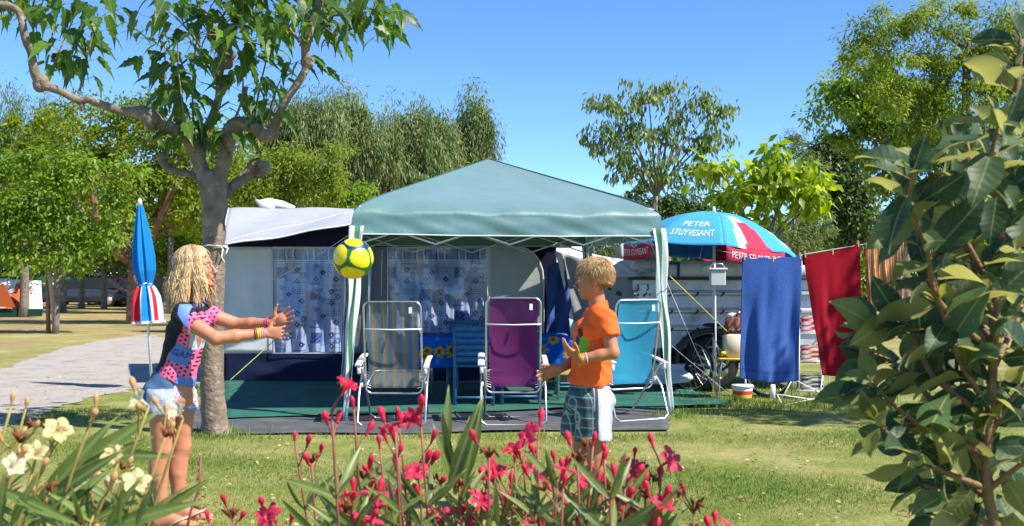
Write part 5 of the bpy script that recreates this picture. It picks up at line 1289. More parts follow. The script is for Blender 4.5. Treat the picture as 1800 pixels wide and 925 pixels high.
def hand(S, w, d, n, s=1.0, curl=(.15,.2,.25,.3), spread=.12, thumb=(.5,.8,.2)):
    """five fingers; d along the hand, n out of the palm; thumb side t is passed through n x d sign in d/n choice"""
    w = np.array(w, float); d = np.array(d, float); d /= np.linalg.norm(d); t = np.array(n[1], float); t -= d*(t@d); t /= np.linalg.norm(t); nn = np.array(n[0], float); nn -= d*(nn@d) + t*(nn@t); nn /= np.linalg.norm(nn)
    offs = (.025, .0085, -.0085, -.024); ln = (.058,.065,.060,.046); tips = []
    for i in range(4):
        kn = w + d*(.073 - .003*abs(i-1))*s + t*offs[i]*s
        S.cap(w + t*offs[i]*.55*s + d*.006, kn, .0135*s, .0098*s, k=.008)
        dd = d + t*spread*(1.5 - i)*.55; dd /= np.linalg.norm(dd); p = kn; ang = 0
        for j, fr in enumerate((.45,.31,.24)):
            ang += curl[i] * (1.0 if j else .7); e = dd*math.cos(ang) + nn*math.sin(ang); q = p + e*ln[i]*fr*s
            S.cap(p, q, (.0082-.0009*j)*s, (.0074-.0010*j)*s, k=.003); p = q
        tips.append(p)
    S.ell(w + d*.045*s + nn*.004, (.03*s,.03*s,.014*s), np.stack([d, t, nn], 1), k=.01)
    b = w + d*.018*s + t*.018*s; th = d*thumb[0] + t*thumb[1] + nn*thumb[2]; th /= np.linalg.norm(th); c = b + th*.034*s; th2 = th + d*.35; th2 /= np.linalg.norm(th2)
    S.cap(b, c, .0125*s, .0098*s, k=.008); S.cap(c, c + th2*.024*s, .0092*s, .0082*s, k=.003); S.cap(c + th2*.024*s, c + (th2+d*.15)*.043*s, .0082*s, .0066*s, k=.003)
def head(S, c, M, s):
    """M columns: forward, side, up"""
    M = np.array(M, float)
    def T(x, y, z): return np.array(c) + M @ (np.array((x, y, z))*s)
    S.ell(T(-.010,0,.028), np.array((.092,.073,.082))*s, M, k=.01); S.ell(T(.028,0,-.030), np.array((.056,.054,.070))*s, M, k=.03)
    for y in (-1, 1):
        S.cap(T(-.012,y*.052,-.038), T(.050,y*.018,-.083), .016*s, .014*s, k=.022); S.ell(T(.056,y*.034,-.026), np.array((.022,.019,.020))*s, M, k=.016)
        S.cap(T(.072,y*.016,.026), T(.063,y*.045,.022), .010*s, .008*s, k=.014)
        S.ell(T(-.010,y*.074,-.008), np.array((.020,.007,.030))*s, M, k=.004); S.ell(T(-.006,y*.083,-.004), np.array((.010,.006,.017))*s, M, k=.004, sub=True)
        S.ell(T(.088,y*.031,.004), np.array((.012,.014,.009))*s, M, k=.008, sub=True)
        S.ell(T(.098,y*.009,-.030), np.array((.007,.006,.006))*s, M, k=.004)
    S.cap(T(.066,0,-.088), T(.060,0,-.084), .0145*s, .015*s, k=.018)
    S.cap(T(.080,0,.014), T(.102,0,-.022), .0065*s, .0085*s, k=.010); S.ell(T(.104,0,-.026), np.array((.0095,.0085,.0075))*s, M, k=.006)
    for y in (-1, 1):
        S.cap(T(.0905,0,-.0455), T(.078,y*.021,-.0475), .0052*s, .003*s, k=.005); S.cap(T(.086,0,-.066), T(.076,y*.019,-.055), .0062*s, .003*s, k=.005)
    S.ell(T(.090,0,-.0555), np.array((.022,.017,.0075))*s, M, k=.004, sub=True)
    return T
def eyes(T, M, s, root, iris):
    M3 = Matrix([list(r) for r in np.array(M)])
    for y in (-1, 1):
        m_ = MB(); m_.col = (.55,.53,.50)
        m_.blob(T(.0735,y*.031,.004), .0110*s, 16, 12); m_.col = iris; m_.blob(T(.0800,y*.0315,.004), .0062*s, 12, 8); m_.col = (.005,.005,.005); m_.blob(T(.0842,y*.0318,.004), .0028*s, 10, 6); m_.build('eye', paint_gloss, root)
        b = MB(); b.tube([T(.084,y*.014,.024), T(.085,y*.030,.030), T(.070,y*.050,.024)], [.002*s,.0034*s,.0015*s], 6); b.build('eyebrow', hair_m if False else mat("brow_hair",(.22,.12,.05),.8), root)
        l_ = MB(); l_.tube([T(.0835,y*.019,.0075), T(.0865,y*.031,.0125), T(.0775,y*.046,.0065)], .0016*s, 5); l_.build('eyelashes', mat("lash",(.05,.025,.015),.8), root)
    t_ = MB(); t_.col = (.78,.76,.70); t_.tube([T(.070,-.017,-.0525), T(.0835,-.008,-.0515), T(.0835,.008,-.0515), T(.070,.017,-.0525)], .0042*s, 8); t_.build('teeth', paint_gloss, root)
    t2 = MB(); t2.col = (.25,.05,.04); t2.blob(T(.070,0,-.0585), (.016*s,.014*s,.006*s)); t2.build('tongue', paint_gloss, root)
paint_gloss = mat("wet_gloss", (1,1,1), .2, .02, vcol=True)
def strands(name, paths, radii, m, parent, cols, seg=4, grad=None):
    """all strands have the same number of points: numpy tubes"""
    Pn = np.array(paths, float); n, k, _ = Pn.shape; tg = np.gradient(Pn, axis=1); tg /= np.linalg.norm(tg, axis=2, keepdims=True) + 1e-9
    up = np.broadcast_to(np.array([.3,-1,.2]), tg.shape); a = np.cross(tg, up); a /= np.linalg.norm(a, axis=2, keepdims=True) + 1e-9; b = np.cross(tg, a)
    an = np.arange(seg)*2*math.pi/seg; ring = a[:, :, None]*np.cos(an)[None, None, :, None] + b[:, :, None]*np.sin(an)[None, None, :, None]
    V = Pn[:, :, None] + ring*np.asarray(radii)[:, :, None, None]
    i, j, q = np.meshgrid(np.arange(n), np.arange(k-1), np.arange(seg), indexing='ij'); base = i*k*seg
    F = np.stack([base+j*seg+q, base+j*seg+(q+1)%seg, base+(j+1)*seg+(q+1)%seg, base+(j+1)*seg+q], -1).reshape(-1, 4)
    return npmesh(name, V.reshape(-1, 3), F, m, parent, cols=(np.repeat(np.asarray(cols), k*seg, axis=0) * np.tile(np.repeat(np.asarray(grad if grad is not None else np.ones(k)), seg), n)[:, None]))
hair_m, _n, _l, _b, _o = nt("blond_hair"); _a = N(_n, "Attribute", attribute_name='Col'); _l.new(_a.outputs['Color'], _b.inputs['Base Color']); _b.inputs['Roughness'].default_value = .42; _b.inputs['Specular IOR Level'].default_value = .5
def localise(V, root): return V - np.array(root.location)[None]
def smoothmesh(name, S, m, root, colf=None):
    V, Q = S.mesh(); return npmesh(name, localise(V, root), Q, m, root, cols=colf(V) if colf else None)
def lin(c): return np.array(s2l(c))

# ------------------------------------------------------------- girl
def girl():
    Y = 5.6; k = Y/FPX
    def P(px, py, d=0.0): v = W(px, py, Y); return np.array((v.x, Y + d, v.z))
    root = empty('person', P(300, 922) * np.array((1, 1, 0))); tag(root, 'girl with long wavy blond hair in black and pink T-shirt, arms stretched out', 'person')
    skin = skin_mat("tanned_skin", (.50,.205,.115)); root.location.z = 0
    lo = (P(238,0)[0], Y-.27, -.01); hi = (P(536,0)[0], Y+.27, 1.50)
    def limbs(S, g=0.0):
        for sgn, hx, kx, ax, dy in ((-1, 293, 291, 292, -.072), (1, 312, 309, 305, .072)):
            S.cap(P(hx,715,dy), P(kx+1,788,dy), .073+g, .047+g, k=.01); S.cap(P(kx+1,788,dy), P(kx-3,836,dy), .047+g, .044+g, k=.006)
            S.cap(P(kx-3,836,dy), P(ax,900,dy), .044+g, .027+g, k=.006); S.ell(P(kx-9,824,dy), (.034,.038,.085), k=.03); S.ell(P(kx+9,788,dy), (.026,.026,.036), k=.03)
    S = SD(lo, hi, .0042)
    limbs(S)
    for ax, dy, yy in ((292,-.072,916),(305,.072,908)):
        z0 = .036
        A = P(ax,900,dy); A[2] = .075; H = P(ax-6,900,dy); H[2] = .034; B = P(ax+36,900,dy*1.15); B[2] = .026; C2 = P(ax+56,900,dy*1.2); C2[2] = .020
        S.cap(A, H, .028, .032, k=.015); S.cap(A, B, .028, .026, k=.02); S.cap(H, B, .030, .028, k=.02); S.cap(B + np.array((0,-.018,0)), C2 + np.array((-.005,-.02,0)), .018,.012, k=.008); S.cap(B + np.array((0,.018,0)), C2 + np.array((0,.015,0)), .020,.014, k=.008)
        for q in range(5): S.cap(C2 + np.array((-.01 - .004*q, (q-2)*.014*(-1 if dy < 0 else 1), -.002)), C2 + np.array((.018-.007*q, (q-2)*.015*(-1 if dy < 0 else 1), -.006)), .0095-.001*q, .008-.0009*q, k=.003)
    # trunk
    TR = [((300,700),.112,.125,0),((305,668),.098,.112,0),((315,640),.086,.104,0),((322,610),.088,.110,0),((330,580),.094,.122,0),((337,560),.080,.120,0)]
    def torso(S, g=0.0):
        for (c, rx, ry, _), (c2, rx2, ry2, _) in zip(TR, TR[1:]):
            for t in (0, .5):
                cc = P(*c)*(1-t) + P(*c2)*t; S.ell(cc, (rx*(1-t)+rx2*t+g, ry*(1-t)+ry2*t+g, .065), k=.03)
    torso(S)
    S.cap(P(334,548,-.105), P(334,548,.105), .040, .040, k=.03); S.cap(P(334,545), P(341,512), .045, .040, k=.02)
    hd = np.stack([np.array((math.cos(R(6)), 0, math.sin(R(6)))), np.array((0,1,0)), np.array((-math.sin(R(6)), 0, math.cos(R(6))))], 1)
    T = head(S, P(345,473), hd, .98)
    for sh, el, wr, dy in (((335,557),(394,592),(472,584),-1), ((345,552),(404,573),(473,569),1)):
        a, b, c = P(*sh, dy*.135), P(*el, dy*.165), P(*wr, dy*.085)
        S.cap(a, b, .043, .034, k=.02); S.cap(b, b*.6+c*.4, .035, .034, k=.012); S.cap(b*.6+c*.4, c, .034, .0215, k=.012)
    hand(S, P(474,584,-.083), (1,.12,-.02), ((0,1,.25),(.05,0,1)), .98, (.12,.12,.18,.22), .42, (.25,.95,.05))
    hand(S, P(474,569,.083), (.93,-.15,.42), ((0,-1,.2),(-.4,0,.9)), .98, (.12,.12,.16,.2), .36, (.45,.9,.1))
    S.F += wob(S.grid(), 60, .0004)
    smoothmesh('body', S, skin, root)
    sub = Vector(root.location)
    L_ = empty('tmp'); scene.collection.objects.unlink(L_); bpy.data.objects.remove(L_)
    T2 = lambda x, y, z: Vector(T(x, y, z)) - sub
    eyes(T2, hd, .98, root, (.05,.10,.16))
    gm = MB()
    for y in (-1, 1): gm.tube([T2(.098,y*.031 + math.cos(a)*.020, .003+math.sin(a)*.015) for a in [i*math.pi/8 for i in range(16)]], .0012, 5, closed=True); gm.tube([T2(.098,y*.051,.006), T2(.03,y*.078,.008), T2(-.01,y*.08,.004)], .0012, 5)
    gm.tube([T2(.098,-.011,.006), T2(.103,0,.009), T2(.098,.011,.006)], .0012, 5); gm.build('spectacles', alu, root)
    # T-shirt
    S = SD((lo[0], Y-.26, .72), (P(400,0)[0], Y+.26, 1.27), .0045); torso(S, .010); 
    S.cap(P(334,548,-.11), P(334,548,.11), .052, k=.03); S.cap(P(335,548), P(340,524), .058, .052, k=.02)
    for sh, e, dy in (((334,556),(366,574),-1),((345,552),(372,562),1)):
        S.cap(P(*sh, dy*.13), P(*e, dy*.152), .056, .053, k=.025)
    G_ = S.grid(); X, Z = G_[..., 0], G_[..., 2]
    # hem plane: back high, front low
    a, b = P(262,643), P(341,680); nx, nz = (a[2]-b[2]), (b[0]-a[0]); nl = math.hypot(nx, nz); S.F = np.maximum(S.F, -((X-a[0])*nx + (Z-a[2])*nz)/nl + .004*np.sin(X*70+G_[..., 1]*40))
    for dy, e, sh in ((-1,(359,570),(334,556)), (1,(368,562),(345,552))):
        c = P(*e, dy*.15); d = c - P(*sh, dy*.13); d /= np.linalg.norm(d); side = ((G_[..., 1]-Y)*dy > .075) | (X > P(352,0)[0]); pl = (G_ - c) @ d
        near = (np.abs(G_ - c).max(-1) < .13) & side; S.F = np.where(near, np.maximum(S.F, pl), S.F)
    c = P(343,531); d = np.array((.25,0,1.0)); d /= np.linalg.norm(d); S.F = np.maximum(S.F, (G_-c) @ d)
    S.F += wob(G_, 38, .0022, 1) + wob(G_, 75, .001, 2)
    V, Q = S.mesh(); px = V[:, 0]/V[:, 1]*0 + (V[:, 0]/Y*FPX + 900); py = HORIZON - (V[:, 2]-EYE)/Y*FPX
    pink, bl, dk, den, wh = lin((232,108,150)), lin((22,22,26)), lin((60,24,44)), lin((88,124,190)), lin((170,190,225))
    col = np.tile(bl, (len(V), 1))
    # slanted front edge of the black back panel
    ed = 344 - (py - 565) * .62; rest = px > ed + 1.5*np.sin(py*.2)
    col[rest] = pink
    u = (px*.94 + py*.34)/7.6; v = (py*.94 - px*.34)/7.6; i_ = np.floor(u); uu = u - i_ - .5; vv = v + .5*(i_ % 2); vv = vv - np.floor(vv) - .5
    col[rest & (uu**2 + vv**2 < .075)] = dk
    q = (px - 300) * .93 + (py - 600)*.37; r = (py - 600)*.93 - (px-300)*.37
    den1 = rest & (r > -8) & (r < 25) & (q > 17) & (q < 50); col[den1] = den
    col[rest & (px > 346 - (py-590)*.2) & (py > 578) & (py < 612)] = wh
    col[rest & (r > 44) & (q > 44)] = den
    sl = (px > 331) & (py < 578) & (px < 350) & (py > 534) & (py < 534 + (px-320)*1.5); col[sl] = lin((104,134,215))
    col[rest & (py < 572) & ~sl & (px < 342)] = bl
    npmesh('t_shirt', localise(V, root), Q, mat("jersey_print",(1,1,1),.85,.06,30,.3,250,vcol=True), root, cols=col)
    ts = root.children[-1]
    # letters on the denim patch, laid on the near flank
    def on(x, y):
        ex = P(332 + x/k*.93 + y/k*.30, 621 - y/k*.93 + x/k*.34); z = ex[2]
        s_ = np.argmin((V[:, 0]-ex[0])**2 + (V[:, 2]-z)**2 + np.where(V[:, 1] > Y-.02, 9, 0)); p = V[s_]; return Vector((ex[0], min(p[1], Y) - .0045, z)) - sub
    o = text_on('lettering', 'GAM', .048, on, mat("navy_ink",(.03,.05,.14),.8), ts)
    # denim shorts
    S = SD((lo[0], Y-.25, .56), (P(400,0)[0], Y+.25, .93), .0045); PV = [((297,692),.114,.142),((300,672),.100,.124),((303,655),.090,.114)]
    for c, rx, ry in PV: S.ell(P(*c), (rx, ry, .075), k=.03)
    S.ell(P(281,692,-.055), (.070,.066,.080), k=.05); S.ell(P(281,692,.055), (.070,.066,.080), k=.05)
    for hx, dy in ((296,-.074),(313,.074)): S.cap(P(hx-1,700,dy), P(hx,745,dy), .080, .086, k=.015)
    G_ = S.grid(); X, Z = G_[..., 0], G_[..., 2]; zc = P(0,723)[2]; S.F = np.maximum(S.F, zc - Z + .005*np.sin(X*60)); S.F = np.maximum(S.F, (Z - P(0,642)[2]) + .35*(X-P(262,0)[0]) )
    S.F += wob(G_, 45, .002, 4)
    def sc(V):
        px = V[:, 0]/Y*FPX + 900; py = HORIZON - (V[:, 2]-EYE)/Y*FPX; blu, pale, pk = lin((76,106,142)), lin((186,196,210)), lin((214,120,150))
        c = np.tile(blu, (len(V), 1)); n_ = .5+.5*np.sin(px*.35+np.sin(py*.3)*2)
        m_ = (px > 272) & (py > 680); c[m_] = blu*.45 + pale*.55; c[m_ & (np.sin(py*1.5 + px*.5 + 2*np.sin(px*.2)) > .3)] = pale
        f = (px > 316 - (py-700)*.1) & (py > 672); c[f] = lin((205,210,228)); c[f & ((np.sin(px*1.1+py*.4) > .72) | (np.sin(py*.9-px*.3) > .75))] = pk
        c[(py > 718)] = lin((120,150,190)); c[(np.abs(px - 262 - (py-650)*.15) < .8)] = blu*.6
        return c
    smoothmesh('shorts', S, mat("washed_denim",(1,1,1),.9,.14,40,.5,200,vcol=True), root, sc)
    # belt loop edge, bracelets, anklet, sandals
    def band(ctr, d, r, col, name, t=.0035, w=1.0):
        d = Vector(d).normalized(); a = d.orthogonal().normalized(); b = d.cross(a); m_ = MB(); m_.col = s2l(col)
        m_.tube([Vector(ctr) - sub + (a*math.cos(x)+b*math.sin(x))*r for x in [i*math.pi/12 for i in range(24)]], t, 6, closed=True); m_.build(name, paint, root)
    for t, col, r in ((.80,(150,60,80),.0275),(.85,(230,190,60),.0265),(.895,(240,200,80),.026),(.94,(236,150,170),.0255),(.975,(225,120,160),.025)):
        a, b = P(394,592,-.165), P(472,584,-.085); band(a*(1-t)+b*t, b-a, r, col, 'bracelet', .0048)
    a, b = P(404,573,.165), P(473,569,.085); band(a*.08+b*.92, b-a, .0265, (170,50,90), 'bracelet', .005); band(a*.13+b*.87, b-a, .0275, (200,60,110), 'bracelet', .005)
    q = P(304,888,.072); band(q, (0,0,1), .032, (90,60,40), 'anklet', .0022)
    for ax, dy in ((292,-.072),(305,.072)):
        c = P(ax+24, 900, dy*1.12); c[2] = .007; m_ = MB(); m_.col = s2l((200,160,140))
        m_.grid(lambda u, v: Vector(c) - sub + Vector(((u-.5)*.235, (v-.5)*(.075+.022*math.sin(u*3.0)) + .006*math.sin(u*4), 0)), 16, 4, thick=.012)
        for o_ in (-1, 1): m_.tube([Vector(c)-sub+Vector((.075,0,.052)), Vector(c)-sub+Vector((.04,o_*.036,.042)), Vector(c)-sub+Vector((-.02,o_*.043,.012))], .0055, 6)
        m_.build('sandal', paint, root)
    # hair
    rg = np.random.default_rng(5); Sh = .98
    S = SD(P(270,570)-np.array((0,.2,0)), P(400,430)+np.array((0,.2,0)), .005)
    S.ell(T(-.018,0,.036), np.array((.096,.079,.085))*Sh, hd, k=.01)
    S.ell(T(-.060,0,-.035), np.array((.050,.072,.085))*Sh, hd, k=.03); S.ell(T(-.075,0,-.10), np.array((.040,.075,.07))*Sh, hd, k=.03)
    for y in (-1, 1): S.ell(T(-.022,y*.068,-.03), np.array((.042,.018,.075))*Sh, hd, k=.02)
    S.ell(T(.090,0,-.02), np.array((.06,.068,.075))*Sh, hd, k=.012, sub=True)
    G_ = S.grid(); S.F += wob(G_, 90, .003, 3)
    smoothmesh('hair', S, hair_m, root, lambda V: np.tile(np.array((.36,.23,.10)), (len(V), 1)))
    hr = root.children[-1]; paths, rad, cols = [], [], []
    for i in range(2000):
        bang = i < 330; az = R(rg.uniform(-56, 56)) if bang else R(rg.uniform(51, 309)); yside = math.sin(az); ln = rg.uniform(.10,.235) * (1.0 if abs(math.degrees(az)-180) < 110 else .85); lk = math.sin(math.degrees(az)*.21) + .6*math.sin(math.degrees(az)*.47+1) + rg.normal(0,.45); K = 26; pts = []; w1, w2 = rg.uniform(0, 6.28, 2); am = rg.uniform(.003,.010); fr = rg.uniform(4, 6.5)
        lift = rg.uniform(.0,.012); th0 = R(rg.uniform(1, 22)); fwd = math.cos(az)
        for j in range(K):
            t = j/(K-1)
            if t < .42:
                th = th0 + (R(90)-th0)*t/.42; rr_ = 1.0 + lift*4
                x = -.016 + .103*rr_*math.sin(th)*math.cos(az); y = .087*rr_*math.sin(th)*math.sin(az); z = .036 + .094*rr_*math.cos(th)
            else:
                q = (t-.42)/.58; x0 = -.016 + .103*rr_*math.cos(az); y0 = .087*rr_*math.sin(az)
                wv = am*q**.5; x = x0 + (-.050 if fwd < .2 else .010*q)*q + .004*lk*math.sin(q*3.0) + wv*math.sin(q*fr*1.6 + w1) + .014*math.sin(q*3+w2)*q
                y = y0*(1 + .18*q) + wv*math.sin(q*fr*1.6 + w2 + 1.2); z = .036 - (ln+.022)*q
            if bang:
                th = R(2) + R(66 + 10*math.sin(i))*t; sw = az + t*t*(.5 if az > 0 else -.5); x = -.016 + .106*math.sin(th)*math.cos(sw); y = .083*math.sin(th)*math.sin(sw); z = .036 + .094*math.cos(th)
            if t < .42: x += .003*math.sin(t*30+w1); y += .002*math.sin(t*26+w2)
            pts.append(T(x, y, z) - np.array(sub))
        paths.append(pts); r0 = rg.uniform(.0010,.0022); rad.append([r0*(.75 + .5*math.sin(math.pi*min(1, j/(K-1)*1.1))**.5) * (1 if j < K-4 else (K-j)/4.5) for j in range(K)])
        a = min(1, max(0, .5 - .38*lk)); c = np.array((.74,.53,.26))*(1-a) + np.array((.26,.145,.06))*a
        if rg.random() < .12: c = np.array((.82,.66,.40))
        cols.append(c)
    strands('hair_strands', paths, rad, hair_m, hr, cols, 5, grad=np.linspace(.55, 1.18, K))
girl()

# ------------------------------------------------------------- boy
def boy():
    Y = 5.6; k = Y/FPX
    def P(px, py, d=0.0): v = W(px, py, Y); return np.array((v.x, Y + d, v.z))
    root = empty('person', P(1042, 922) * np.array((1, 1, 0))); root.location.z = 0; sub = Vector(root.location)
    tag(root, 'boy with short tousled blond hair in orange T-shirt and checked shorts', 'person')
    skin = skin_mat("sun_tanned_skin", (.43,.175,.085)); lo = (P(938,0)[0], Y-.27, -.01); hi = (P(1100,0)[0], Y+.27, 1.46)
    S = SD(lo, hi, .0042)
    for hx, kx, ax, dy in ((1044,1046,1052,-.078), (1024,1025,1031,.078)):
        S.cap(P(hx,720,dy), P(kx,798,dy), .070, .045, k=.01); S.cap(P(kx,798,dy), P(kx+3,842,dy), .045, .041, k=.006); S.cap(P(kx+3,842,dy), P(ax,900,dy), .041, .027, k=.006)
        S.ell(P(kx+9,832,dy), (.034,.037,.085), k=.03); S.ell(P(kx-8,798,dy), (.026,.026,.036), k=.03)
        A = P(ax,900,dy); A[2] = .075; H = P(ax+6,900,dy); H[2] = .034; B = P(ax-38,900,dy*1.15); B[2] = .024; C2 = P(ax-60,900,dy*1.2); C2[2] = .018
        S.cap(A, H, .028, .032, k=.015); S.cap(A, B, .028, .026, k=.02); S.cap(H, B, .030, .028, k=.02); S.cap(B, C2, .028, .016, k=.01)
        for q in range(5): S.cap(C2 + np.array((.01 + .004*q, (q-2)*.014, -.002)), C2 + np.array((-.018+.006*q, (q-2)*.015, -.005)), .0095-.001*q, .008-.0009*q, k=.003)
    TR = [((1034,705),.104,.122),((1036,672),.094,.112),((1039,645),.088,.110),((1041,615),.092,.114),((1044,585),.094,.122),((1048,562),.082,.122)]
    def torso(S, g=0.0):
        for (c, rx, ry), (c2, rx2, ry2) in zip(TR, TR[1:]):
            for t in (0, .5): S.ell(P(*c)*(1-t) + P(*c2)*t, (rx*(1-t)+rx2*t+g, ry*(1-t)+ry2*t+g, .065), k=.03)
    torso(S); S.cap(P(1052,552,-.11), P(1052,552,.11), .040, k=.03); S.cap(P(1052,550), P(1048,515), .046, .042, k=.02)
    an = R(-5); yaw = R(8); f = np.array((-math.cos(yaw)*math.cos(an), math.sin(yaw)*1.0, math.sin(an))); f /= np.linalg.norm(f); up = np.array((math.sin(an)*-1*-1*.0 , 0, 1.0)); up = up - f*(up@f); up /= np.linalg.norm(up); sd_ = np.cross(up, f)
    hd = np.stack([f, sd_, up], 1); T = head(S, P(1043,492), hd, .95)
    a, b, c = P(1061,562,-.140), P(1071,616,-.185), P(1017,627,-.185); S.cap(a, b, .042, .033, k=.02); S.cap(b, b*.6+c*.4, .034, .031, k=.012); S.cap(b*.6+c*.4, c, .031, .0215, k=.012)
    EW = (b.copy(), c.copy())
    a2, b2, c2 = P(1046,562,.140), P(1030,628,.175), P(984,650,.02); S.cap(a2, b2, .042, .033, k=.02); S.cap(b2, b2*.6+c2*.4, .034, .031, k=.012); S.cap(b2*.6+c2*.4, c2, .031, .0215, k=.012)
    hand(S, P(1015,626,-.185), (-.80,.05,.60), ((.35,.35,.8),(-.1,-.75,.45)), 1.0, (.20,.30,.38,.42), .42, (.5,.85,.35))
    hand(S, P(983,650,.018), (-.97,-.1,-.30), ((-.1,-1,.3),(-.25,-.25,1)), 1.0, (.30,.32,.30,.30), .25, (.85,.7,.35))
    S.F += wob(S.grid(), 60, .0004); smoothmesh('body', S, skin, root)
    T2 = lambda x, y, z: Vector(T(x, y, z)) - sub
    eyes(T2, hd, .95, root, (.08,.10,.10))
    # T-shirt
    S = SD((lo[0], Y-.26, .66), (hi[0], Y+.26, 1.27), .0045); torso(S, .013); S.ell(P(1036,668), (.108,.128,.07), k=.04)
    S.cap(P(1052,553,-.11), P(1052,553,.11), .050, k=.03); S.cap(P(1052,552), P(1050,530), .058, .050, k=.02)
    ARM = ((P(1061,560,-.138), P(1066,592,-.165)), (P(1046,560,.138), P(1038,596,.16)))
    for a_, b_ in ARM: S.cap(a_, b_, .056, .058, k=.025)
    G_ = S.grid(); X, Z = G_[..., 0], G_[..., 2]
    zz = P(0,678)[2] + .028*np.abs((X-P(1035,0)[0])/.1)**1.5*.6; S.F = np.maximum(S.F, zz - Z + .004*np.sin(G_[..., 1]*35+X*30))
    for a_, b_ in ARM:
        d = b_-a_; d /= np.linalg.norm(d); c_ = a_ + (b_-a_)*.92; dy = np.sign(b_[1]-Y); near = (np.abs(G_-c_).max(-1) < .12) & ((G_[..., 1]-Y)*dy > .118 - 0*X); S.F = np.where(near, np.maximum(S.F, (G_-c_)@d), S.F)
    d = np.array((-.28,0,1.0)); d /= np.linalg.norm(d); S.F = np.maximum(S.F, (G_-P(1047,534)) @ d)
    S.F += wob(G_, 34, .0028, 1) + wob(G_, 70, .0012, 2) + .002*np.sin(Z*60 + X*90)*(Z < P(0,640)[2])
    def tc_(V):
        px = V[:, 0]/Y*FPX + 900; py = HORIZON - (V[:, 2]-EYE)/Y*FPX; c = np.tile(lin((252,104,34)), (len(V), 1))
        fr = (V[:, 1] < Y + .02)
        e = ((px-1024)/8.5)**2 + ((py-604)/14)**2 < 1 + .25*np.sin(py*.7); e2 = ((px-1019)/7)**2 + ((py-617)/6)**2 < 1; c[fr & (e | e2)] = lin((96,196,44))
        dk = ((px-1018)/4.2)**2 + ((py-583)/9)**2 < 1 + .5*np.sin(py*1.3+px); c[fr & dk] = lin((70,40,30)); pr = ((px-1014)/3)**2 + ((py-597)/8)**2 < 1; c[fr & pr] = lin((60,50,120))
        yl = ((px-1017)/3)**2 + ((py-634)/10)**2 < 1; c[fr & yl] = lin((222,160,50)); return c
    smoothmesh('t_shirt', S, mat("orange_jersey",(1,1,1),.8,.04,30,.3,250,vcol=True,trans=.06), root, tc_)
    # checked shorts
    S = SD((lo[0], Y-.26, .42), (hi[0], Y+.26, .90), .0045)
    for c, rx, ry in (((1034,705),.122,.142),((1036,680),.104,.126),((1037,662),.098,.12)): S.ell(P(*c), (rx, ry, .075), k=.03)
    for hx, lx, dy in ((1042,1040,-.082),(1026,1014,.082)): S.cap(P(hx,708,dy), P(lx,790,dy), .094, .100, k=.015)
    S.ell(P(1056,705,0), (.07,.12,.07), k=.04)
    G_ = S.grid(); X, Z = G_[..., 0], G_[..., 2]; S.F = np.maximum(S.F, P(0,767)[2] - Z + .006*np.sin(X*45+G_[..., 1]*20)); S.F = np.maximum(S.F, Z - P(0,660)[2]); S.F += wob(G_, 36, .003, 6) + .002*np.sin(X*110+Z*12)
    def sc(V):
        px = V[:, 0]/Y*FPX + 900; py = HORIZON - (V[:, 2]-EYE)/Y*FPX; yy = (V[:, 1]-Y)/k
        A, B, Cc, D = lin((70,104,108)), lin((38,54,64)), lin((150,176,170)), lin((120,60,50)); c = np.tile(A, (len(V), 1)); w = px + yy*.6
        c[(w % 15) < 5] = A*.5+B*.5; c[(py % 17) < 6] = c[(py % 17) < 6]*.5 + B*.5; c[((w+3) % 15) < 1.3] = Cc; c[((py+4) % 17) < 1.5] = Cc*.9; c[((w+9) % 30) < 1.2] = D; c[((py+10) % 34) < 1.2] = D
        sd = (px > 1040 + (py-690)*.03) & (V[:, 1] < Y+.0); c[sd] = lin((176,182,184)); c[sd & (np.abs(px-1044) < 3)] = lin((52,60,82)); c[sd & (px > 1052)] = lin((206,210,212)); c[sd & (px > 1068)] = lin((160,170,172)); 
        return c
    smoothmesh('shorts', S, mat("checked_cotton",(1,1,1),.9,.06,40,.4,220,vcol=True), root, sc)
    def band(ctr, d, r, col, t=.004):
        d = Vector(d).normalized(); a = d.orthogonal().normalized(); b = d.cross(a); m_ = MB(); m_.col = s2l(col)
        m_.tube([Vector(ctr) - sub + (a*math.cos(x)+b*math.sin(x))*r for x in [i*math.pi/12 for i in range(24)]], t, 6, closed=True); m_.build('bracelet', paint, root)
    for t, col in ((.82,(200,180,220)),(.88,(230,120,50)),(.93,(235,180,60)),(.98,(230,140,60))): band(EW[0]*(1-t)+EW[1]*t, EW[1]-EW[0], .0265-.0015*(t-.8)*10, col)
    for dy, ax in ((-.078,1052),(.078,1031)):
        q = P(ax-26, 900, dy*1.12); q[2] = .006; m_ = MB(); m_.col = s2l((60,70,90)); m_.grid(lambda u, v: Vector(q)-sub+Vector(((u-.5)*.24, (v-.5)*.09, 0)), 12, 4, thick=.011)
        for o_ in (-1, 1): m_.tube([Vector(q)-sub+Vector((-.07,0,.045)), Vector(q)-sub+Vector((-.03,o_*.038,.042)), Vector(q)-sub+Vector((.02,o_*.044,.012))], .006, 6)
        m_.build('sandal', paint, root)
    # hair
    rg = np.random.default_rng(9); S = SD(P(1000,540)-np.array((0,.2,0)), P(1095,430)+np.array((0,.2,0)), .005)
    S.ell(T(-.016,0,.038), np.array((.090,.072,.080)), hd, k=.01); S.ell(T(-.05,0,-.02), np.array((.050,.062,.060)), hd, k=.03)
    S.ell(T(.080,0,-.010), np.array((.085,.095,.063)), hd, k=.012, sub=True); S.ell(T(.0,0,-.095), np.array((.12,.12,.075)), hd, k=.02, sub=True)
    for y in (-1, 1): S.ell(T(-.002,y*.085,-.012), np.array((.028,.03,.034)), hd, k=.01, sub=True)
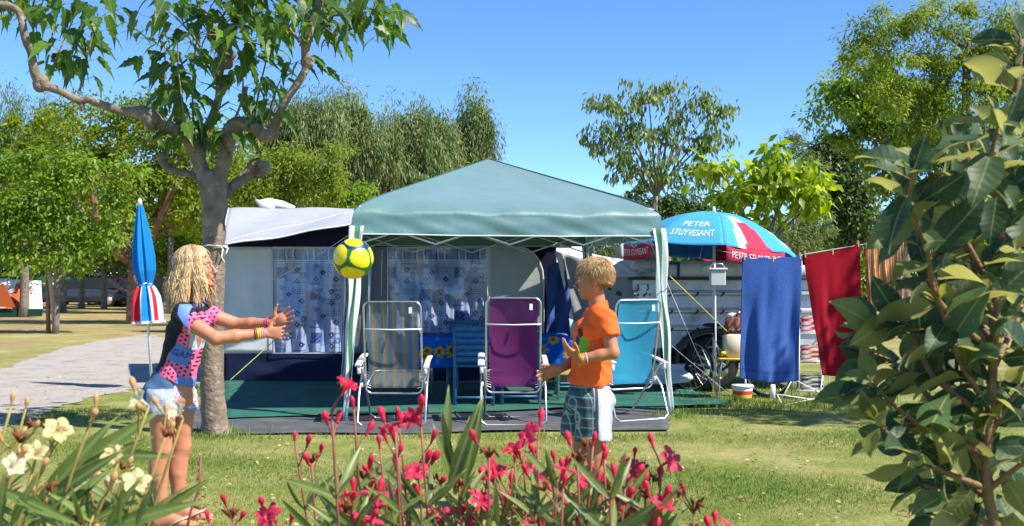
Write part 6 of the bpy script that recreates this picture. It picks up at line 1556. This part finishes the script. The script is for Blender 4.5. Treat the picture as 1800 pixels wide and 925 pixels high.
    G_ = S.grid(); S.F += wob(G_, 130, .004, 3); smoothmesh('hair', S, hair_m, root, lambda V: np.tile(np.array((.34,.20,.085)), (len(V), 1))); hr = root.children[-1]
    paths, rad, cols = [], [], []
    while len(paths) < 4200:
        d = rg.normal(0, 1, 3); d /= np.linalg.norm(d); x, y, z = -.016 + .095*d[0], .076*d[1], .038 + .084*d[2]
        if z < -.055 or (x > .045 and z < .060) or (x > -.035 and z < .012) or (x > .008 and z < .045): continue
        # growth: from the crown whorl outwards, forward over the fringe
        o = np.array((x+.05, y, 0)); o = o/(np.linalg.norm(o)+1e-6); gdir = o*.8 + np.array((.35, 0, -.75 if z < .09 else -.1)) + rg.normal(0, .22, 3) + .25*np.array((math.sin(y*70), math.sin(x*60+z*40), 0)); gdir -= d*(gdir@d)*.85; gdir /= np.linalg.norm(gdir)
        ln = rg.uniform(.022,.048)*(1 if z > .0 else .55); K = 6; cur = rg.uniform(-.3,.5); pts = []
        for j in range(K):
            t = j/(K-1); pts.append(T(x + gdir[0]*ln*t + d[0]*(.007*math.sin(t*2.2)+.002*cur), y + gdir[1]*ln*t + d[1]*.008*math.sin(t*2.4), z + gdir[2]*ln*t + d[2]*(.010*math.sin(t*2.3)) - .006*t*t) - np.array(sub))
        paths.append(pts); r0 = rg.uniform(.0006,.0012); rad.append([r0, r0*1.1, r0, r0*.8, r0*.5, r0*.12]); a = rg.random(); c_ = np.array((.55,.35,.14))*(1-a) + np.array((.24,.13,.05))*a
        if z > .06 and rg.random() < .4: c_ = np.array((.72,.52,.26))
        cols.append(c_)
    strands('hair_strands', paths, rad, hair_m, hr, cols, 4, grad=np.linspace(.75, 1.15, 6))
boy()

# ------------------------------------------------------------- ball
def ball():
    Yb = 5.45; c = W(621, 455, Yb); r = 35.5*Yb/FPX; nu, nv = 160, 90
    th = np.linspace(0, 2*math.pi, nu, endpoint=False); ph = np.linspace(.001, math.pi-.001, nv+1)
    Dn = np.stack([np.outer(np.sin(ph), np.cos(th)), np.outer(np.sin(ph), np.sin(th)), np.outer(np.cos(ph), np.ones(nu))], -1).reshape(-1, 3)
    cen = np.array([(-.62,-.72,.28),(.52,-.83,.05),(.05,-.55,-.85),(.10,-.45,.95),(-.95,.1,-.35),(.98,.05,.3),(.0,.9,.4),(.5,.5,-.75),(-.5,.7,-.5),(-.6,.4,.8),(.65,.3,.85),(.8,.6,-.1)]); cen /= np.linalg.norm(cen, axis=1, keepdims=True)
    dt = np.sort(np.arccos(np.clip(Dn @ cen.T, -1, 1)), axis=1); g_ = dt[:, 1]-dt[:, 0]; g3 = dt[:, 2]-dt[:, 0]
    ye, gr, bl = lin((238,208,24)), lin((38,128,40)), lin((24,50,96)); col = np.tile(ye, (len(Dn), 1))
    w = .10 + .34*np.exp(-g3*3.2); col[g_ < w] = gr; col[(g_ < w*.30) & (g3 < .5)] = lin((20,96,60)); top = (Dn[:, 2] > .45) & (g_ < w) & (dt[:, 0] > .42); col[top] = bl
    col[(g_ < w) & (g_ > w*.86)] = lin((20,84,36))
    red = np.arccos(np.clip(Dn @ (np.array((.62,-.78,.10))/1.0), -1, 1)); col[(red < .10) & (np.sin(Dn[:, 0]*90)*np.sin(Dn[:, 2]*80) > -.2)] = lin((226,110,40))
    seam = np.abs(g_ - w) < .012; V = Dn*(r*(1 - .012*np.exp(-(g_/.03)**2)))[:, None]
    i, j = np.meshgrid(np.arange(nv), np.arange(nu), indexing='ij'); F = np.stack([i*nu+j, (i+1)*nu+j, (i+1)*nu+(j+1)%nu, i*nu+(j+1)%nu], -1).reshape(-1, 4)
    o = npmesh('football', V, F, mat("ball_leatherette",(1,1,1),.35,.04,20,.15,180,vcol=True,spec=.5), None, cols=col); o.location = c
    tag(o, 'yellow football with green and blue panels in the air between girl and boy', 'ball')
ball()
# ---------------------------------------------------------------- foreground plants
stem_m = mat("brown_green_stem", (.17,.13,.05), .6, .2, 40); redstem_m = mat("reddish_stem", (.24,.075,.05), .55, .2, 40)
def shrub():
    root = empty('oleaster_shrub', (.98, 1.75, 0)); tag(root, 'big-leaved grey-green oleaster shrub close to the camera on the right', 'shrub'); sub = root.location.copy(); rr = random.Random(21)
    B = [[(1790,1400),(1760,1050),(1735,850),(1745,650),(1760,400),(1785,180),(1795,70)], [(1738,830),(1650,720),(1590,650),(1525,620)], [(1742,740),(1640,660),(1600,575),(1560,560),(1520,585)], [(1745,620),(1650,530),(1630,440),(1600,370),(1605,300)],
         [(1750,520),(1690,410),(1655,330),(1625,295)], [(1755,440),(1720,340),(1700,250)], [(1740,800),(1650,765),(1580,720),(1530,670)], [(1738,860),(1660,830),(1600,800),(1540,740)], [(1745,930),(1680,880),(1620,850)],
         [(1758,520),(1785,430),(1800,350)], [(1750,640),(1790,560),(1830,500)], [(1742,760),(1780,700),(1830,640)], [(1738,860),(1790,820),(1840,780)], [(1745,960),(1700,920),(1640,905)], [(1750,1000),(1790,930),(1840,880)], [(1748,600),(1700,560),(1660,600),(1620,640)],
         [(1745,690),(1690,680),(1640,740),(1600,800)], [(1765,360),(1740,300),(1755,220)], [(1740,720),(1690,640),(1660,560),(1640,480)], [(1770,340),(1800,280),(1820,200)], [(1740,880),(1700,840),(1720,780)],[(1752,560),(1720,500),(1700,440),(1660,400)]]
    mb = MB(); pos, ax, nr, sz, rn = [], [], [], [], []
    for bi, b in enumerate(B):
        Y0 = 1.72; dd = 0 if bi == 0 else rr.uniform(-.32, .28); n = len(b)
        pts = [W(x, y, Y0 + dd * (i/(n-1))) - sub for i, (x, y) in enumerate(b)]
        if bi == 0: pts[0].z = -.05
        sm = []
        for i in range(n-1):
            p0, p1, p2, p3 = pts[max(i-1,0)], pts[i], pts[i+1], pts[min(i+2,n-1)]
            for q in range(6): t = q/6; sm.append(.5*((2*p1)+(p2-p0)*t+(2*p0-5*p1+4*p2-p3)*t*t+(3*p1-p0-3*p2+p3)*t**3))
        sm.append(pts[-1]); m_ = len(sm); r0 = .011 if bi == 0 else .0050
        mb.tube(sm, [r0*(1-.7*i/(m_-1)) + .0008 for i in range(m_)], 8)
        L = sum((sm[i+1]-sm[i]).length for i in range(m_-1)); q_ = int(L/.0155); 
        for q in range(q_):
            t = q/q_
            if (bi == 0 and t < .38) or (bi and t < .10) or (bi == 0 and t > .72 and rr.random() < .45): continue
            f = t*(m_-1); i0 = min(int(f), m_-2); p = sm[i0].lerp(sm[i0+1], f-i0); tg = (sm[i0+1]-sm[i0]).normalized()
            a = q*2.3 + bi; side = tg.orthogonal().normalized(); side.rotate(Matrix.Rotation(a, 3, tg)); d = (tg*.55 + side*.9 + Vector((rr.gauss(-.15,.2), rr.gauss(0,.2), rr.gauss(-.15,.35)))).normalized()
            s_ = rr.uniform(.050,.104)*(1 if t < .9 else .7); mb.tube([p, p + d*.008, p + d*.012], .0011, 4, cap=False)
            pos.append(p + d*.012); ax.append(d); nr.append(side.cross(tg)*rr.uniform(-.5,.9) + Vector((rr.gauss(0,.45), rr.gauss(0,.4)-.35, rr.gauss(.7,.35)))); sz.append(s_); rn.append(rr.random()**1.7)
        for q in range(3): 
            d = ((sm[-1]-sm[-2]).normalized() + Vector((rr.gauss(0,.5), rr.gauss(0,.4), rr.gauss(.2,.4)))).normalized(); pos.append(sm[-1]); ax.append(d); nr.append(Vector((rr.gauss(0,.6),-.6,rr.random()))); sz.append(rr.uniform(.035,.06)); rn.append(rr.random())
    mb.build('branches', mat("brown_twig", (.20,.12,.055), .7, .25, 60, .3, 200), root)
    m = leafmat("oleaster_leaf", [(.024,.055,.026), (.045,.09,.042), (.08,.13,.055), (.19,.20,.045)], under=(.21,.22,.075), rough=.5, trans=.45, spec=.35, vein=48)
    A = np.array
    TO_ = tmpl_oval(.54, .24, 10, .040); V, F, r = place_leaves(TO_, A([tuple(p) for p in pos]), A([tuple(p) for p in ax]), A([tuple(p) for p in nr]), A(sz), A(rn))
    leafmesh('foliage', [(V, F, r)], m, root, smooth=True, tm=TO_[0])
shrub()
def flower_mesh(kind, rr):
    """unit: metres, axis +Z ; funnel flower or bud"""
    m_ = MB()
    if kind == 'bud':
        L = rr.uniform(.022,.033); m_.mi = 0; tw = rr.uniform(1, 3)
        prof = [(.0018,0),(.0022,.12),(.0030,.35),(.0045,.55),(.0052,.68),(.0040,.84),(.0020,.96),(.0003,1)]
        m_.lathe((0,0,0), [(r, z*L) for r, z in prof], 12, fn=lambda a, z: 1 + .13*math.cos(5*a + z/L*tw*3))
    elif kind == 'wilt':
        for q in range(6): a = rr.random()*6.28; m_.tube([(0,0,0),(math.cos(a)*.006,math.sin(a)*.006,.010),(math.cos(a)*.013,math.sin(a)*.013,rr.uniform(-.005,.02))],[.0015,.004,.001],6,flat=.4)
    else:
        L = .021; m_.lathe((0,0,0), [(.0017,0),(.0022,L*.4),(.0045,L*.8),(.0078,L)], 12, capt=False)
        op = rr.uniform(.35,1.0)
        for q in range(5):
            a0 = q*2*math.pi/5
            def pf(u, v):
                w = (math.sin(math.pi*min(1, .12+v*.80))**.7)*.62; a = a0 + (u-.5)*2*w + .35*v
                r = .0070 + .017*v*op + .002*math.sin(u*6); z = L*.93 + .015*v*(1.25-op) - .006*v*v*op + .0025*math.sin(u*7+q)*v
                return Vector((r*math.cos(a), r*math.sin(a), z))
            m_.grid(pf, 6, 6, thick=0)
    return m_
def oleander(name, label, base, Yr, tips, leafcols, flcols, throat, seeds, nshoot, xr, topfn, stem, upright, leafsz, extra=(), lean=0.0, bscale=1.0):
    rr = random.Random(seeds); root = empty(name, base); tag(root, label, 'flowering shrub'); sub = root.location.copy()
    mb = MB(); pos, ax, nr, sz, rn = [], [], [], [], []; blooms = []
    def leafat(p, d, s, nn=None): pos.append(p); ax.append(d); nr.append(nn or Vector((rr.gauss(0,.5), -.7, rr.gauss(.3,.4)))); sz.append(s); rn.append(rr.random())
    def stemto(tip, y, r=.0019, lfrom=.45, lto=.86, n=8, ls=1.0):
        t_ = W(tip[0], tip[1], y) - sub; b = Vector((t_.x*.55 - lean + rr.uniform(-.05,.05), (y - sub.y)*.4, .0)); mid = Vector((t_.x*.9 - lean*.9 + rr.uniform(-.03,.03), t_.y, t_.z*.6))
        P = bez(b, mid, t_, 14); mb.tube(P, [r*(2.0 - 1.1*i/14) for i in range(15)], 7)
        for w in range(n):
            f = (lfrom + (lto-lfrom)*w/max(1, n-1))*14; i0 = min(int(f), 13); p = P[i0].lerp(P[i0+1], f-i0); a0 = rr.random()*6.28
            for q in range(3):
                a = a0 + q*2.094; d = Vector((math.cos(a), math.sin(a)*.8, upright + rr.gauss(0,.25))).normalized(); leafat(p, d, leafsz*ls*rr.uniform(.7,1.15))
        return t_, (P[-1]-P[-2]).normalized()
    def cluster(tp, tg, big, n):
        for q in range(n):
            a = rr.random()*6.28; d = (tg*.8 + Vector((math.cos(a)*.8, math.sin(a)*.6, rr.uniform(-.15,.8)))).normalized(); st = tp - tg*rr.uniform(0,.05); e = st + d*rr.uniform(.012,.045)
            mb.tube([st, st.lerp(e,.5) + Vector((0,0,.003)), e], .0013, 5, cap=False); kd = 'open' if (q < big) else ('wilt' if rr.random() < .15 else 'bud')
            blooms.append((e, (d + Vector((0,-.15,.35))).normalized(), kd, rr.uniform(.8,1.15)))
    for tip in tips:
        (x, y, kind) = tip[:3]; yy = tip[3] if len(tip) > 3 else rr.uniform(*Yr); t_, tg = stemto((x, y + 14), yy, n=6)
        if kind == 'o': blooms.append((t_, (Vector((rr.uniform(-.7,.7),-.5,.5))).normalized(), 'open', 1.05)); cluster(t_, tg, 0, 2)
        elif kind == 'b': blooms.append((t_, (tg + Vector((rr.gauss(0,.15),0,.2))).normalized(), 'bud', .8)); cluster(t_ - tg*.025, tg, 0, 1)
        elif kind == 'c': cluster(t_, tg, 1, 4)
        elif kind == 'w': blooms.append((t_, tg, 'wilt', 1.2)); cluster(t_, tg, 0, 2)
    for i in range(nshoot):
        x = rr.uniform(*xr); y = topfn(x) + abs(rr.gauss(0, 45)); t_, tg = stemto((x, y), rr.uniform(*Yr), n=9, lto=.98)
        if rr.random() < .75: cluster(t_, tg, rr.choice((0,1,1)), rr.randint(2,5))
    for (x0, y0, x1, y1, s_, yy) in extra:
        a, b = W(x0, y0, yy) - sub, W(x1, y1, yy - .02) - sub; leafat(a, (b-a).normalized(), (b-a).length, Vector((rr.uniform(-.4,.4), -1, .25)))
    mb.build('stems', stem, root)
    A = np.array; TQ_ = tmpl_lance(.145, .16, 8); V, F, r = place_leaves(TQ_, A([tuple(p) for p in pos]), A([tuple(p) for p in ax]), A([tuple(p) for p in nr]), A(sz), A(rn))
    leafmesh('foliage', [(V, F, r)], leafmat(name + "_leaf", leafcols, rough=.42, trans=.35, spec=.45, vein=3), root, smooth=True, tm=TQ_[0])
    pm = [mat(name + "_petal_%s" % 'abcd'[i], c, .5, .22, 120, trans=.45, spec=.3, dirt=throat, dscale=90, dlev=(.56,.72)) for i, c in enumerate(flcols)]
    bm_ = mat(name + "_bud", flcols[-1], .5, .25, 120, trans=.25, spec=.35); wm = mat("withered_petal", (.22,.07,.025), .8, .4, 150, trans=.2)
    lib = {k: [flower_mesh(k, rr).build('flower', (pm[i % 3] if k == 'open' else (bm_ if k == 'bud' else wm))).data for i in range(n_)] for k, n_ in (('open',6),('bud',6),('wilt',4))}
    for o in [o for o in scene.objects if o.name.startswith('flower') and o.parent is None and o.type == 'MESH']: bpy.data.objects.remove(o)
    for i, (p, d, kd, s_) in enumerate(blooms[:100]):
        o = bpy.data.objects.new({'open':'flower','bud':'flower_bud','wilt':'withered_flower'}[kd], rr.choice(lib[kd])); scene.collection.objects.link(o); o.parent = root; o.location = p
        o.rotation_euler = (d.to_track_quat('Z','Y').to_matrix() @ Matrix.Rotation(rr.random()*6.28, 3, 'Z')).to_euler(); s_ *= bscale; o.scale = (s_,)*3
    rest = blooms[100:]
    if rest:
        m_ = MB(); mats = pm[:1] + [bm_, wm]
        for p, d, kd, s_ in rest:
            me = rr.choice(lib[kd]); M_ = Matrix.Translation(p) @ (d.to_track_quat('Z','Y').to_matrix() @ Matrix.Rotation(rr.random()*6.28,3,'Z')).to_4x4() @ Matrix.Scale(s_,4); m_.mi = {'open':0,'bud':1,'wilt':2}[kd]
            b = m_.av([M_ @ v.co for v in me.vertices]); 
            for f in me.polygons: m_.af(*[b + q for q in f.vertices])
        o = m_.build('small_flowers', mats, root); o["kind"] = 'stuff'
    print(name, 'blooms', len(blooms), 'leaves', len(pos))
pk = [(583,705,'c'),(622,705,'b'),(518,762,'b'),(548,800,'w'),(700,720,'b'),(740,735,'o'),(668,775,'b'),(695,745,'c'),(945,760,'o'),(920,790,'c'),(975,800,'b'),(1163,805,'o'),(1115,790,'b'),(1135,830,'w'),(1062,785,'b'),(1042,770,'b'),(940,835,'o'),(1020,880,'o'),(855,825,'o'),(812,845,'b'),(838,875,'c'),(682,870,'o'),(762,905,'o'),
      (700,790,'b'),(735,800,'c'),(885,845,'c'),(1000,830,'c'),(1060,850,'w'),(1098,845,'c'),(900,905,'c'),(970,910,'c'),(1085,900,'c'),(1175,880,'b'),(1220,885,'w'),(1260,910,'c'),(800,900,'c'),(640,830,'w'),(760,835,'w'),(1015,800,'w'),(1130,900,'o'),(1200,920,'c'),(368,905,'b'),(408,898,'w'),(466,905,'o'),(487,903,'o'),(640,915,'c'),(720,920,'b'),(860,790,'w'),(905,800,'b'),(990,845,'b')]
def top_pink(x): return 872 - 40*math.exp(-((x-960)/160)**2) + 60*max(0, (x-1120)/150) + 50*max(0, (640-x)/80)
oleander('pink_oleander', 'oleander in the centre foreground with crimson pink flowers and buds', (0.02, 1.75, 0), (1.5, 1.95), pk, [(.05,.09,.02),(.10,.16,.03),(.17,.21,.06)], [(.78,.05,.13),(.82,.12,.24),(.66,.02,.07)], (.30,.01,.03), 31, 20, (600, 1180), top_pink, redstem_m, .9, .085,
   extra=[(782,800,790,680,.1,1.8),(800,830,770,722,.1,1.78),(790,860,842,702,.1,1.75),(800,870,820,735,.1,1.8),(815,850,850,700,.1,1.9),(795,850,765,745,.1,1.85),(650,925,600,822,.1,1.6),(668,925,628,850,.1,1.65),(875,925,868,845,.1,1.6),(880,925,905,850,.1,1.7),(1110,925,1105,850,.1,1.7),(1135,925,1150,850,.1,1.6),(1160,925,1158,865,.1,1.65),(660,900,700,800,.1,1.9),(620,890,622,780,.1,1.9),(640,890,655,790,.1,1.9),(740,925,700,860,.1,1.6),(1050,925,1030,840,.1,1.8)])
yl = [(12,815,'o',1.25),(62,795,'o',1.3),(98,752,'o',1.35),(45,705,'b'),(20,700,'b'),(168,705,'b'),(208,800,'o',1.35),(240,845,'o',1.3),(262,700,'o',1.4),(322,722,'o',1.45),(290,755,'w'),(158,835,'b'),(85,850,'w'),(140,910,'w'),(35,765,'w')]
oleander('cream_oleander', 'oleander in the lower left corner with cream and peach flowers', (-.60, 1.45, 0), (1.25, 1.6), yl, [(.06,.10,.02),(.11,.17,.03),(.16,.22,.05)], [(.80,.70,.36),(.80,.76,.52),(.80,.66,.30),(.66,.36,.16)], (.80,.50,.06), 12, 9, (-120, 200), lambda x: 885, mat("olive_stem", (.26,.20,.05), .6, .2, 40), .7, .085, lean=.16, bscale=.78,
   extra=[(60,900,190,735,.1,1.35),(90,860,270,720,.1,1.5),(70,890,205,790,.1,1.3),(240,925,270,838,.1,1.15),(212,925,208,850,.1,1.1),(190,925,240,840,.1,1.25),(190,925,350,880,.1,1.3),(20,925,60,835,.1,1.2),(100,925,95,840,.1,1.3),(0,860,130,920,.1,1.2),(110,925,30,880,.1,1.2),(130,830,260,770,.1,1.5),(140,800,300,800,.1,1.6),(60,925,110,870,.1,1.25),(150,925,120,860,.1,1.25),(0,925,5,830,.1,1.2)])
# the dry bare twig beside the girl
m_ = MB(); m_.tube([W(322,960,1.6), W(335,900,1.6), W(350,860,1.6), W(353,800,1.6)], [.0022,.002,.0022,.0016], 6)
for q in range(8): m_.blob(W(335+random.uniform(12,19), 905-q*13, 1.6), (.0022,.0022,.004), 6, 4)
tag(m_.build('dry_twig', redstem_m), 'bare brown twig rising just right of the feet of the girl', 'twig')
